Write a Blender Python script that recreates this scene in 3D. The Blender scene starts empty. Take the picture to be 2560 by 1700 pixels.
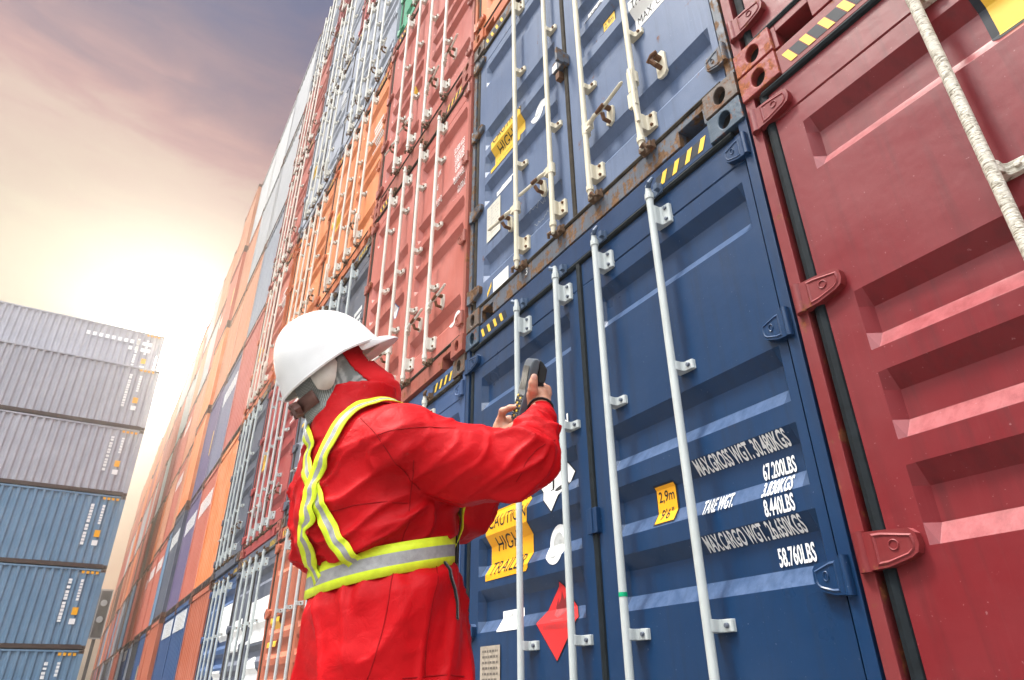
import bpy, bmesh, math, random
from mathutils import Vector, Matrix
from mathutils.bvhtree import BVHTree
import numpy as np
random.seed(7)
S = bpy.context.scene
COL = S.collection
R = math.radians

# ------------------------------------------------------------------ camera
CAM = Vector((0, -1.8167, 0.724))
cR = Vector((0.51668617, 0.85614868, -0.00669657))
cU = Vector((0.40743096, -0.23899064, 0.88140994))
cF = Vector((-0.75301754, 0.45814071, 0.47230464))
FPX = 1637.56
cd = bpy.data.cameras.new('camera'); cam = bpy.data.objects.new('camera', cd); COL.objects.link(cam)
M = Matrix((cR, cU, -cF)).transposed().to_4x4(); M.translation = CAM
cam.matrix_world = M
cd.sensor_width = 36.0; cd.lens = FPX / 2560 * 36.0
cd.clip_start = 0.02; cd.clip_end = 3000
S.camera = cam
def at(px, py, d):
    """world point seen at photo pixel (px,py), d metres in front of the camera"""
    return CAM + (cR * (px - 1280) + cU * (850 - py) + cF * FPX) * (d / FPX)

# ------------------------------------------------------------------ world
w = bpy.data.worlds.new('World'); S.world = w; w.use_nodes = True
nt = w.node_tree; nt.nodes.clear()
def N(nt, t, **kw):
    n = nt.nodes.new(t)
    for k, v in kw.items():
        if k.startswith('i_'): n.inputs[int(k[2:])].default_value = v
        else: setattr(n, k, v)
    return n
def L(nt, a, b): nt.links.new(a, b)
def math_n(nt, op, a, b=None, c=None, clamp=False):
    n = nt.nodes.new('ShaderNodeMath'); n.operation = op; n.use_clamp = clamp
    for i, v in enumerate((a, b, c)):
        if v is None: continue
        if isinstance(v, (int, float)): n.inputs[i].default_value = v
        else: nt.links.new(v, n.inputs[i])
    return n.outputs[0]
def ramp(nt, fac, stops, interp='LINEAR'):
    n = nt.nodes.new('ShaderNodeValToRGB'); n.color_ramp.interpolation = interp
    e = n.color_ramp.elements
    while len(e) < len(stops): e.new(0.5)
    for el, (p, c) in zip(e, stops):
        el.position = p; el.color = tuple(c) + (1,) if len(c) == 3 else c
    nt.links.new(fac, n.inputs[0]); return n.outputs[0]
def mixc(nt, fac, a, b, mode='MIX'):
    n = nt.nodes.new('ShaderNodeMix'); n.data_type = 'RGBA'; n.blend_type = mode
    for s, v in ((n.inputs[0], fac), (n.inputs[6], a), (n.inputs[7], b)):
        if isinstance(v, (int, float)): s.default_value = v
        elif isinstance(v, tuple): s.default_value = v + (1,) if len(v) == 3 else v
        else: nt.links.new(v, s)
    return n.outputs[2]
SUN_AZ_VEC = Vector((-0.15, -0.40, 0.90)).normalized()       # towards the sun
GLOW = (at(425, 880, 1) - CAM).normalized()
tc = N(nt, 'ShaderNodeTexCoord')
sep = N(nt, 'ShaderNodeSeparateXYZ'); L(nt, tc.outputs['Generated'], sep.inputs[0])
# drifting cloud bands
mp = N(nt, 'ShaderNodeMapping'); mp.inputs['Scale'].default_value = (1.3, 1.3, 4.5); L(nt, tc.outputs['Generated'], mp.inputs[0])
nz = N(nt, 'ShaderNodeTexNoise'); nz.inputs['Scale'].default_value = 2.2; nz.inputs['Detail'].default_value = 3; nz.inputs['Roughness'].default_value = .5
L(nt, mp.outputs[0], nz.inputs['Vector'])
el = math_n(nt, 'ADD', sep.outputs[2], math_n(nt, 'MULTIPLY', math_n(nt, 'SUBTRACT', nz.outputs[0], .5), .09))
mp2 = N(nt, 'ShaderNodeMapping'); mp2.inputs['Scale'].default_value = (2.0, 2.0, 9.0); mp2.inputs['Rotation'].default_value = (.15, .25, 0); L(nt, tc.outputs['Generated'], mp2.inputs[0])
nz2 = N(nt, 'ShaderNodeTexNoise'); nz2.inputs['Scale'].default_value = 3.4; nz2.inputs['Detail'].default_value = 6; nz2.inputs['Roughness'].default_value = .55; nz2.inputs['Distortion'].default_value = .6
L(nt, mp2.outputs[0], nz2.inputs['Vector'])
el = math_n(nt, 'ADD', el, math_n(nt, 'MULTIPLY', math_n(nt, 'SUBTRACT', nz2.outputs[0], .5), .13))
def lin(r, g, b):
    f = lambda c: (c/255)/12.92 if c/255 <= .04045 else ((c/255+.055)/1.055)**2.4
    return (f(r) / 1.464, f(g) / 1.464, f(b) / 1.464)
K = .60
west = ramp(nt, el, [(p_, tuple((K if p_ < .62 else K * .88) * x * q_ for x, q_ in zip(lin(*c_), (1, 1, 1) if p_ < .62 else ((1.12, .99, 1.0) if p_ < .74 else (.96, 1.0, 1.14))))) for p_, c_ in ((0.0, (150, 122, 112)), (0.05, (178, 142, 124)), (0.09, (255, 178, 128)), (0.16, (255, 214, 176)), (0.28, (253, 232, 204)), (0.40, (250, 236, 208)), (0.50, (244, 230, 202)),
    (0.555, (236, 214, 192)), (0.61, (230, 200, 184)), (0.65, (214, 180, 174)), (0.69, (178, 156, 162)), (0.73, (146, 138, 156)), (0.79, (112, 116, 146)), (0.86, (120, 126, 152)), (0.93, (165, 172, 190)), (1.0, (225, 230, 238)))])
eel = math_n(nt, 'ADD', sep.outputs[2], math_n(nt, 'MULTIPLY', sep.outputs[1], -.12))
east = ramp(nt, eel, [(0.0, (.07, .07, .07)), (0.22, (.12, .127, .14)), (0.48, (.42, .44, .47)), (0.75, (1.9, 1.96, 2.06)), (1.0, (3.4, 3.5, 3.65))])
dotw = N(nt, 'ShaderNodeVectorMath', operation='DOT_PRODUCT'); L(nt, tc.outputs['Generated'], dotw.inputs[0]); dotw.inputs[1].default_value = (cF.x, cF.y, 0.25)
side = N(nt, 'ShaderNodeMapRange', interpolation_type='SMOOTHSTEP'); L(nt, dotw.outputs['Value'], side.inputs[0])
side.inputs[1].default_value = -0.15; side.inputs[2].default_value = 0.45
exb = math_n(nt, 'MAXIMUM', math_n(nt, 'ADD', math_n(nt, 'MULTIPLY', sep.outputs[0], 1.4), .72), .72)
east = mixc(nt, 1.0, east, exb, 'MULTIPLY')
eyb = math_n(nt, 'MAXIMUM', math_n(nt, 'ADD', math_n(nt, 'MULTIPLY', sep.outputs[1], -.50), .80), .18)
east = mixc(nt, 1.0, east, eyb, 'MULTIPLY')
base = mixc(nt, side.outputs[0], east, west)
dg = N(nt, 'ShaderNodeVectorMath', operation='DOT_PRODUCT'); L(nt, tc.outputs['Generated'], dg.inputs[0]); dg.inputs[1].default_value = GLOW
gpos = math_n(nt, 'MAXIMUM', dg.outputs['Value'], 0.0)
g1 = math_n(nt, 'MULTIPLY', math_n(nt, 'POWER', gpos, 110.0), 0.35)
g2 = math_n(nt, 'MULTIPLY', math_n(nt, 'POWER', gpos, 1300.0), 72.0)
glow = mixc(nt, 1.0, mixc(nt, 1.0, (1.0, .92, .80), g1, 'MULTIPLY'), mixc(nt, 1.0, (1.0, .92, .78), g2, 'MULTIPLY'), 'ADD')
skyc = mixc(nt, 1.0, base, glow, 'ADD')
bg = N(nt, 'ShaderNodeBackground'); L(nt, skyc, bg.inputs[0]); bg.inputs[1].default_value = 1.0
nish = N(nt, 'ShaderNodeTexSky', sky_type='NISHITA', sun_disc=False)
nish.sun_elevation = math.asin(SUN_AZ_VEC.z); nish.sun_rotation = math.atan2(SUN_AZ_VEC.x, SUN_AZ_VEC.y)
bg2 = N(nt, 'ShaderNodeBackground'); L(nt, nish.outputs[0], bg2.inputs[0]); bg2.inputs[1].default_value = 0.004
ad = N(nt, 'ShaderNodeAddShader'); L(nt, bg.outputs[0], ad.inputs[0]); L(nt, bg2.outputs[0], ad.inputs[1])
wo = N(nt, 'ShaderNodeOutputWorld'); L(nt, ad.outputs[0], wo.inputs[0])

# ------------------------------------------------------------------ sun
sd = bpy.data.lights.new('sun', 'SUN'); sd.energy = 2.3; sd.angle = R(11); sd.color = (1.0, .95, .87)
sun = bpy.data.objects.new('sun', sd); COL.objects.link(sun)
sun.rotation_euler = SUN_AZ_VEC.to_track_quat('Z', 'Y').to_euler()
sun.location = (-6, -8, 12)
S.view_settings.view_transform = 'Standard'; S.view_settings.look = 'None'
S.view_settings.exposure = 1.12; S.view_settings.gamma = 1.0
S.render.engine = 'CYCLES'
S.cycles.use_denoising = True
S.cycles.max_bounces = 6; S.cycles.diffuse_bounces = 3; S.cycles.glossy_bounces = 3; S.cycles.volume_bounces = 0
S.cycles.use_adaptive_sampling = True; S.cycles.adaptive_threshold = 0.02

# ------------------------------------------------------------------ materials
MATS = {}
def newmat(name):
    m = bpy.data.materials.new(name); m.use_nodes = True
    nt = m.node_tree; p = nt.nodes['Principled BSDF']
    return m, nt, p
def paint(name, rgb, rust=.1, dirt=.35, rough=.45, fade=.35, bump=.12, metal=0, scale=1.0, chip=(.16, .06, .028)):
    """weathered steel paint: blotchy fading, run-down streaks, chips down to rust"""
    if name in MATS: return MATS[name]
    m, nt, p = newmat(name)
    tc = N(nt, 'ShaderNodeTexCoord'); oi = N(nt, 'ShaderNodeObjectInfo')
    off = N(nt, 'ShaderNodeVectorMath', operation='ADD'); L(nt, tc.outputs['Object'], off.inputs[0])
    sc = N(nt, 'ShaderNodeVectorMath', operation='SCALE'); L(nt, oi.outputs['Location'], sc.inputs[0]); sc.inputs['Scale'].default_value = 1.0
    L(nt, sc.outputs[0], off.inputs[1]); V = off.outputs[0]
    def noise(s, det=4, ro=.55, stretch=None):
        n = N(nt, 'ShaderNodeTexNoise'); n.inputs['Scale'].default_value = s * scale; n.inputs['Detail'].default_value = det; n.inputs['Roughness'].default_value = ro
        if stretch:
            q = N(nt, 'ShaderNodeMapping'); q.inputs['Scale'].default_value = stretch; L(nt, V, q.inputs[0]); L(nt, q.outputs[0], n.inputs['Vector'])
        else: L(nt, V, n.inputs['Vector'])
        return n.outputs[0]
    big = noise(1.7, 5, .6); fine = noise(28, 5, .65); streak = noise(3.0, 6, .6, (7, 7, .35))
    c = tuple(rgb)
    gl = sum(c) / 3
    faded = tuple(min(1, (x * .72 + gl * .28) * 1.45 + .018) for x in c)
    c1 = mixc(nt, ramp(nt, big, [(.38, (0, 0, 0)), (.72, (fade,) * 3)]), c, faded)
    dk = tuple(x * .45 + .008 for x in c)
    wisp = noise(1.0, 4, .7, (42, 42, 2.2))
    c1 = mixc(nt, ramp(nt, wisp, [(.56, (0, 0, 0)), (.74, (.22 * (fade + .2),) * 3)]), c1, tuple(min(1, x * 1.7 + .05) for x in c))
    c2 = mixc(nt, ramp(nt, streak, [(.50, (0, 0, 0)), (.78, (dirt,) * 3)]), c1, dk)
    c3 = mixc(nt, ramp(nt, fine, [(.62, (0, 0, 0)), (.80, (.16,) * 3)]), c2, faded)
    rn = math_n(nt, 'ADD', math_n(nt, 'MULTIPLY', noise(5.5, 9, .68), .75), math_n(nt, 'MULTIPLY', streak, .25))
    geo = N(nt, 'ShaderNodeNewGeometry'); sz = N(nt, 'ShaderNodeSeparateXYZ'); L(nt, geo.outputs['True Normal'], sz.inputs[0])
    ledge = N(nt, 'ShaderNodeMapRange'); L(nt, sz.outputs[2], ledge.inputs[0]); ledge.inputs[1].default_value = .30; ledge.inputs[2].default_value = .58
    du = math_n(nt, 'MULTIPLY', ledge.outputs[0], ramp(nt, noise(1.0, 5, .7, (30, 30, 5)), [(.30, (.25,) * 3), (.62, (.75,) * 3)]))
    c3 = mixc(nt, du, c3, tuple(min(.8, x * 1.9 + .085) for x in c))       # settled dust on ledges, also painting in the sky highlight on upward faces
    spk = noise(95, 2, .5)
    c3 = mixc(nt, ramp(nt, spk, [(.72, (0, 0, 0)), (.76, (.55,) * 3)]), c3, tuple(min(1, x * 1.2 + .16) for x in c))
    t = .715 - rust * .30
    rf = ramp(nt, rn, [(t, (0, 0, 0)), (t + .05, (1, 1, 1))])
    rc = ramp(nt, fine, [(.3, tuple(x * .5 for x in chip)), (.55, chip), (.75, tuple(min(1, x * 2.0) for x in chip))])
    c4 = mixc(nt, rf, c3, rc)
    L(nt, c4, p.inputs['Base Color'])
    rr = mixc(nt, rf, ramp(nt, big, [(.3, (rough - .06,) * 3), (.7, (rough + .14,) * 3)]), (.85, .85, .85))
    L(nt, rr, p.inputs['Roughness'])
    p.inputs['Metallic'].default_value = metal
    p.inputs['Specular IOR Level'].default_value = .34
    b = N(nt, 'ShaderNodeBump'); b.inputs['Strength'].default_value = bump; b.inputs['Distance'].default_value = .02
    hsum = math_n(nt, 'ADD', math_n(nt, 'MULTIPLY', noise(4.2, 3, .5), 1.0), math_n(nt, 'MULTIPLY', fine, .08))
    hs = math_n(nt, 'SUBTRACT', hsum, math_n(nt, 'MULTIPLY', rf, .05))
    L(nt, hs, b.inputs['Height']); L(nt, b.outputs[0], p.inputs['Normal'])
    MATS[name] = m; return m
def simple(name, rgb, rough=.5, metal=0, var=.12, nscale=30, bump=.0, spec=.3):
    if name in MATS: return MATS[name]
    m, nt, p = newmat(name)
    tc = N(nt, 'ShaderNodeTexCoord')
    n = N(nt, 'ShaderNodeTexNoise'); n.inputs['Scale'].default_value = nscale; n.inputs['Detail'].default_value = 5
    L(nt, tc.outputs['Object'], n.inputs['Vector'])
    a = tuple(x * (1 - var) for x in rgb); b_ = tuple(min(1, x * (1 + var)) for x in rgb)
    L(nt, ramp(nt, n.outputs[0], [(.3, a), (.7, b_)]), p.inputs['Base Color'])
    p.inputs['Roughness'].default_value = rough; p.inputs['Metallic'].default_value = metal
    p.inputs['Specular IOR Level'].default_value = spec
    if bump:
        b = N(nt, 'ShaderNodeBump'); b.inputs['Strength'].default_value = bump; b.inputs['Distance'].default_value = .01
        L(nt, n.outputs[0], b.inputs['Height']); L(nt, b.outputs[0], p.inputs['Normal'])
    MATS[name] = m; return m
def peeled(name):
    """thick cream paint, crackled and flaking"""
    m, nt, p = newmat(name)
    tc = N(nt, 'ShaderNodeTexCoord'); q = N(nt, 'ShaderNodeMapping'); q.inputs['Scale'].default_value = (1, 1, 3.2); L(nt, tc.outputs['Object'], q.inputs[0])
    n = N(nt, 'ShaderNodeTexNoise'); n.inputs['Scale'].default_value = 38; n.inputs['Detail'].default_value = 4; n.inputs['Distortion'].default_value = 1.2
    L(nt, q.outputs[0], n.inputs['Vector'])
    L(nt, ramp(nt, n.outputs[0], [(.36, (.20, .17, .12)), (.44, (.46, .42, .34)), (.6, (.60, .57, .49))]), p.inputs['Base Color'])
    p.inputs['Roughness'].default_value = .6
    b = N(nt, 'ShaderNodeBump'); b.inputs['Strength'].default_value = .9; b.inputs['Distance'].default_value = .006
    L(nt, n.outputs[0], b.inputs['Height']); L(nt, b.outputs[0], p.inputs['Normal'])
    MATS[name] = m; return m
m_rubber = simple('rubber', (.008, .012, .015), .75, 0, .35, 20, .3, .2)
m_rubber_old = simple('rubber_old', (.035, .028, .020), .85, 0, .5, 14, .3, .2)
m_dark = simple('dark_recess', (.012, .011, .010), .9)
m_galv = paint('galvanised', (.44, .475, .465), .02, .25, .48, .25, .08, .0, 3.0, (.3, .25, .2))
m_cream = paint('cream_rod', (.58, .52, .38), .14, .30, .5, .4, .08, 0, 3.0)
m_white = paint('white_rod', (.60, .575, .50), .26, .30, .5, .4, .08, 0, 3.0)
m_peel = peeled('peeled_cream')
m_bolt = simple('bolt', (.16, .18, .22), .4, .6)
m_boltr = simple('bolt_rust', (.14, .065, .03), .7, .1)
m_rustdark = paint('rusty_cam', (.13, .075, .04), .55, .4, .75, .2, .4, 0, 4.0)
m_decal_w = simple('decal_white', (.86, .86, .84), .55, 0, .06, 9)
m_decal_k = simple('decal_black', (.016, .016, .018), .5)
m_decal_o = simple('decal_orange', (.86, .40, .012), .5, 0, .06, 8)
m_decal_y = simple('decal_yellow', (.80, .50, .05), .5, 0, .08, 8)
m_decal_r = simple('decal_red', (.62, .028, .03), .5, 0, .08, 8)
m_decal_g = simple('decal_grey', (.42, .43, .42), .6, 0, .35, 26)
m_decal_navy = simple('stripe_dark', (.016, .020, .028), .6, 0, .3, 12)
m_green = simple('green_tape', (.0, .32, .14), .45)
m_plate = simple('plate_bronze', (.42, .36, .29), .55, .3, .2, 40)
m_blueemb = simple('decal_blue', (.08, .22, .48), .5)
# ------------------------------------------------------------------ mesh tools
class MB:
    def __init__(s): s.v = []; s.f = []; s.mi = []
    def add(s, vs, fs, mi=0):
        o = len(s.v); s.v += [tuple(v) for v in vs]; s.f += [tuple(i + o for i in f) for f in fs]; s.mi += [mi] * len(fs)
    def box(s, x0, x1, y0, y1, z0, z1, mi=0):
        s.add([(x0, y0, z0), (x1, y0, z0), (x1, y1, z0), (x0, y1, z0), (x0, y0, z1), (x1, y0, z1), (x1, y1, z1), (x0, y1, z1)],
              [(0, 3, 2, 1), (4, 5, 6, 7), (0, 1, 5, 4), (1, 2, 6, 5), (2, 3, 7, 6), (3, 0, 4, 7)], mi)
    def tube(s, pts, rad, n=10, mi=0, cap=True):
        pts = [Vector(p) for p in pts]; rs = rad if isinstance(rad, (list, tuple)) else [rad] * len(pts)
        t0 = (pts[1] - pts[0]).normalized(); u = t0.orthogonal().normalized(); vs = []; fs = []
        for i, p in enumerate(pts):
            t = (pts[min(i + 1, len(pts) - 1)] - pts[max(i - 1, 0)]).normalized()
            u = (u - t * u.dot(t)).normalized(); vv = t.cross(u)
            for k in range(n):
                a = 2 * math.pi * k / n; vs.append(p + (u * math.cos(a) + vv * math.sin(a)) * rs[i])
        for i in range(len(pts) - 1):
            for k in range(n):
                fs.append((i * n + k, i * n + (k + 1) % n, (i + 1) * n + (k + 1) % n, (i + 1) * n + k))
        if cap:
            fs.append(tuple(range(n - 1, -1, -1))); fs.append(tuple(range((len(pts) - 1) * n, len(pts) * n)))
        s.add(vs, fs, mi)
    def prism(s, poly, y0, y1, mi=0):
        """poly of (x,z), counter-clockwise seen from -y; front at y0"""
        n = len(poly)
        vs = [(x, y0, z) for x, z in poly] + [(x, y1, z) for x, z in poly]
        fs = [tuple(range(n)), tuple(range(2 * n - 1, n - 1, -1))] + [(i, i + n, (i + 1) % n + n, (i + 1) % n) for i in range(n)]
        s.add(vs, fs, mi)
    def mesh(s, name, mats, smooth=False):
        me = bpy.data.meshes.new(name); me.from_pydata(s.v, [], s.f)
        for m in (mats if isinstance(mats, (list, tuple)) else [mats]): me.materials.append(m)
        for p, mi in zip(me.polygons, s.mi): p.material_index = mi
        bm = bmesh.new(); bm.from_mesh(me); bmesh.ops.recalc_face_normals(bm, faces=bm.faces); bm.to_mesh(me); bm.free()
        if smooth: smooth_mesh(me)
        me.update(); return me
def smooth_mesh(me, ang=35):
    me.polygons.foreach_set('use_smooth', [True] * len(me.polygons))
    try: me.set_sharp_from_angle(angle=R(ang))
    except Exception: pass
def obj(name, me, parent=None, loc=(0, 0, 0)):
    o = bpy.data.objects.new(name, me); COL.objects.link(o); o.location = loc
    if parent: o.parent = parent
    return o
def thing(name, label, cat, loc=(0, 0, 0), group=None):
    o = bpy.data.objects.new(name, None); COL.objects.link(o); o.location = loc; o.empty_display_size = .2
    o['label'] = label; o['category'] = cat
    if group: o['group'] = group
    return o
def bev(o, wd=.004, seg=2, ang=40):
    b = o.modifiers.new('bevel', 'BEVEL'); b.width = wd; b.segments = seg; b.limit_method = 'ANGLE'; b.angle_limit = R(ang)
    b.harden_normals = False
    return o
TXT = {}
def text_bm(s, height, xs=1.0, shear=0, bold=0.0):
    """flat text mesh in the xz-plane, lower-left at origin; returns list of (verts2d, faces), width"""
    key = (s, xs, shear, bold)
    if key not in TXT:
        cu = bpy.data.curves.new('t', 'FONT'); cu.body = s; cu.size = 1.0; cu.shear = shear; cu.offset = bold; cu.resolution_u = 3
        o = bpy.data.objects.new('t', cu); COL.objects.link(o)
        bpy.context.view_layer.update()
        me = bpy.data.meshes.new_from_object(o.evaluated_get(bpy.context.evaluated_depsgraph_get()))
        vs = [(v.co.x * xs, v.co.y) for v in me.vertices]; fs = [tuple(p.vertices) for p in me.polygons]
        bpy.data.objects.remove(o); bpy.data.curves.remove(cu); bpy.data.meshes.remove(me)
        TXT[key] = (vs, fs)
    vs, fs = TXT[key]
    k = height / .70
    x0 = min(v[0] for v in vs); x1 = max(v[0] for v in vs)
    return [((v[0] - x0) * k, v[1] * k) for v in vs], fs, (x1 - x0) * k
# ------------------------------------------------------------------ containers
HW = 1.219; YD = .012; GD = .040; GB = .058
def grooves_for(H):
    k = H / 2.896
    return [(2.50 * k, 2.27 * k), (1.765 * k, 1.557 * k), (1.485 * k, 1.278 * k), (1.205 * k, .992 * k), (.53 * k, .32 * k)]
def gdepth(z, G):
    for zt, zb in G:
        if zb < z < zt:
            return GD * max(0, min(1, (zt - z) / GB, (z - zb) / GB))
    return 0.0
def zbreaks(G):
    r = []
    for zt, zb in G: r += [zt, zt - GB, zb + GB, zb]
    return r
CACHE = {}
def cached(key, fn):
    if key not in CACHE: CACHE[key] = fn()
    return CACHE[key]

def corr(n0, n1, pitch, depth):
    """trapezoid ribs: list of (pos, depth)"""
    n = max(1, round((n1 - n0) / pitch)); p = (n1 - n0) / n; r = [(n0, 0)]
    for i in range(n):
        a = n0 + i * p
        r += [(a + p * .26, 0), (a + p * .46, depth), (a + p * .80, depth), (a + p, 0)]
    return r
DEP = 12.19
m_rail = paint('dark_rail', (.060, .038, .030), rust=.5, dirt=.5, scale=2.0)
def shell_mesh(H, mat, rib=.036):
    def f():
        b = MB(); prof = corr(.17, DEP - .17, .278, rib)
        for sx in (-1, 1):
            n = len(prof); vs = []
            for (y, d) in prof:
                x = sx * (HW - .012 - d)
                vs += [(x, y, .15), (x, y, H - .07)]
            b.add(vs, [(2 * i, 2 * i + 2, 2 * i + 3, 2 * i + 1) for i in range(n - 1)])
            b.box(sx * HW - (.06 if sx > 0 else 0), sx * HW + (.06 if sx < 0 else 0), .16, DEP - .16, .0, .155, 1)
            b.box(sx * HW - (.06 if sx > 0 else 0), sx * HW + (.06 if sx < 0 else 0), .16, DEP - .16, H - .075, H - .012)
            x0, x1 = sorted((sx * HW, sx * (HW - .15)))
            b.box(x0, x1, DEP - .16, DEP, 0, H)
        b.box(-HW + .06, HW - .06, .14, DEP - .05, H - .06, H - .03)
        b.box(-HW + .06, HW - .06, .14, DEP - .05, .10, .14)
        b.box(-HW + .15, HW - .15, DEP - .06, DEP - .02, .14, H - .06)
        return b.mesh('body', [mat, m_rail])
    return cached(('shell', round(H, 3), mat.name, rib), f)
def casting_mesh(mat):
    """cast corner block with an oval hole in its face; lower-left at origin, x 0..0.178"""
    def f():
        b = MB(); Wc, Hc, D = .180, .128, .16; cx, cz = Wc * .5, Hc * .5; n = 28; rx, rz = .032, .045
        ov = []; ob = []
        for k in range(n):
            a = 2 * math.pi * k / n; c, s_ = math.cos(a), math.sin(a)
            ov.append((cx + rx * c, cz + rz * s_))
            t = min(cx / abs(c) if abs(c) > 1e-6 else 9, cz / abs(s_) if abs(s_) > 1e-6 else 9)
            ob.append((cx + c * t, cz + s_ * t))
        for cxx, czz in ((0, 0), (Wc, 0), (0, Hc), (Wc, Hc)):
            k = min(range(n), key=lambda i: (ob[i][0] - cxx) ** 2 + (ob[i][1] - czz) ** 2); ob[k] = (cxx, czz)
        vs = [(x, 0, z) for x, z in ob] + [(x, 0, z) for x, z in ov] + [(x, .035, z) for x, z in ov] + [(x, D, z) for x, z in ob]
        q = lambda a, b_: [(a * n + k, a * n + (k + 1) % n, b_ * n + (k + 1) % n, b_ * n + k) for k in range(n)]
        b.add(vs, q(0, 1) + q(1, 2) + q(0, 3))
        b.add([(x, .035, z) for x, z in ov], [tuple(range(n))], 1)
        return b.mesh('corner_casting', [mat, m_dark])
    return cached(('cast', mat.name), f)
def frame_mesh(H, mat, notch=True):
    def f():
        b = MB()
        for s in (-1, 1):
            x0, x1 = sorted((s * HW, s * (HW - .042)))
            b.box(x0, x1, .0, .16, .128, H - .128)                     # outer lip of the post
            x0, x1 = sorted((s * (HW - .042), s * (HW - .10)))
            b.box(x0, x1, .145, .16, .128, H - .128)                    # recessed post web
        ztop = .125; sx = HW - .18
        if notch:
            a, c = HW - .185 - .165, HW - .20
            poly = [(-sx, 0), (-c, 0), (-c, .085), (-a - .02, .085), (-a, .06), (-a, .0), (a, .0), (a, .06), (a + .02, .085), (c, .085), (c, 0), (sx, 0), (sx, ztop), (-sx, ztop)]
            # built from strips so that no face is concave
            b.box(-sx, -c, .004, .10, 0, ztop); b.box(c, sx, .004, .10, 0, ztop); b.box(-a, a, .004, .10, 0, ztop)
            for s in (-1, 1):
                x0, x1 = sorted((s * a, s * c)); b.box(x0, x1, .004, .10, .085, ztop); b.box(x0, x1, .095, .10, 0, .085, 1)
        else: b.box(-sx, sx, .004, .10, 0, ztop)
        b.box(-sx, sx, .0, .10, H - .135, H - .006)                     # door header
        b.box(-sx, sx, .02, .10, H - .16, H - .135)
        return b.mesh('frame', [mat, m_dark])
    return cached(('frame', round(H, 3), mat.name, notch), f)
def door_mesh(H, mat, x0, x1, xa, xb):
    """door leaf with pressed grooves; local container coords"""
    def f():
        G = grooves_for(H); zt, zb = H - .163, .150
        e = .028
        xs = [x0, x0 + .001, xa, xa + e, xb - e, xb, x1 - .001, x1]
        seam = 2.59 * H / 2.896
        rows = [(zt, 0), (seam + .006, 0), (seam, .008), (seam - .006, 0)]
        for t, bt in G: rows += [(t, 0), (t - GB, GD), (bt + GB, GD), (bt, 0)]
        rows.append((zb, 0))
        b = MB(); nx = len(xs); vs = []
        for z, d in rows:
            for i, x in enumerate(xs):
                y = YD + (d if (d > .02 and 3 <= i <= 4) or (0 < d < .02 and 2 <= i <= 5) else 0)
                if i in (0, nx - 1): y = YD + .055
                vs.append((x, y, z))
        fs = []
        for r in range(len(rows) - 1):
            for i in range(nx - 1): fs.append((r * nx + i, (r + 1) * nx + i, (r + 1) * nx + i + 1, r * nx + i + 1))
        b.add(vs, fs)
        b.box(x0, x1, YD + .05, YD + .06, zt - .001, zt + .0, 0)
        return b.mesh('door', mat)
    return cached(('door', round(H, 3), mat.name, round(x0, 3), round(x1, 3)), f)
def rod_mesh(H, mat, side, camat):
    """lock rod with cam ends; x=0 at the rod axis"""
    def f():
        b = MB(); y = -.050; r = .0165
        b.tube([(0, y, .165), (0, y, H - .17)], r, 14)
        for z, s in ((H - .17, 1), (.165, -1)):
            b.tube([(0, y, z - .02 * s), (0, y, z + .01 * s), (0, y, z + .012 * s), (0, y, z + .035 * s), (0, y - .004, z + .06 * s)], [.021, .021, .016, .014, .010], 10)
            b.tube([(-.004, y, z + .045 * s), (.028 * side, y - .016, z + .055 * s), (.040 * side, y - .006, z + .075 * s)], [.013, .012, .008], 8, 1)
            b.box(-.036, -.016, -.040, 0.0, z + .04 * s - .012, z + .04 * s + .018, 1)
            b.box(.016, .040, -.034, 0.0, z + .04 * s - .010, z + .04 * s + .022, 1)
            b.box(-.040, .044, -.012, 0.0, z + .035 * s - .02, z + .035 * s + .03, 1)
        return b.mesh('lock_rod', [mat, camat], True)
    return cached(('rod', round(H, 3), mat.name, side, camat.name), f)
def guide_mesh(mat, bolt, big):
    """saddle bracket holding a rod, flange to the right with bolts; origin on the rod axis at door face"""
    def f():
        b = MB(); h = .050 if big else .0195; y = -.050; r = .0205; n = 12
        prof = []
        for k in range(n + 1):
            a = math.pi * (1 - k / n); prof.append((r * math.cos(a), y - r * math.sin(a)))
        prof = [(-r, -.004)] + prof + [(r, -.030), (r + .006, -.022), (.062, -.018), (.066, -.012), (.066, .004)]
        m = len(prof); vs = [(px, py, -h) for px, py in prof] + [(px, py, h) for px, py in prof]
        fs = [(i, i + 1, m + i + 1, m + i) for i in range(m - 1)] + [tuple(range(m - 1, -1, -1)), tuple(range(m, 2 * m))]
        b.add(vs, fs)
        zz = (-.030, .030) if big else (0,)
        for z in zz:
            b.tube([(.046, -.016, z), (.046, -.029, z)], [.0095, .0085], 8, 1)
            b.tube([(-.004, y - r + .002, z), (-.004, y - r - .002, z)], .0045, 8, 2)
        return b.mesh('rod_bracket', [mat, bolt, m_dark])
    return cached(('guide', mat.name, bolt.name, big), f)
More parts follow.
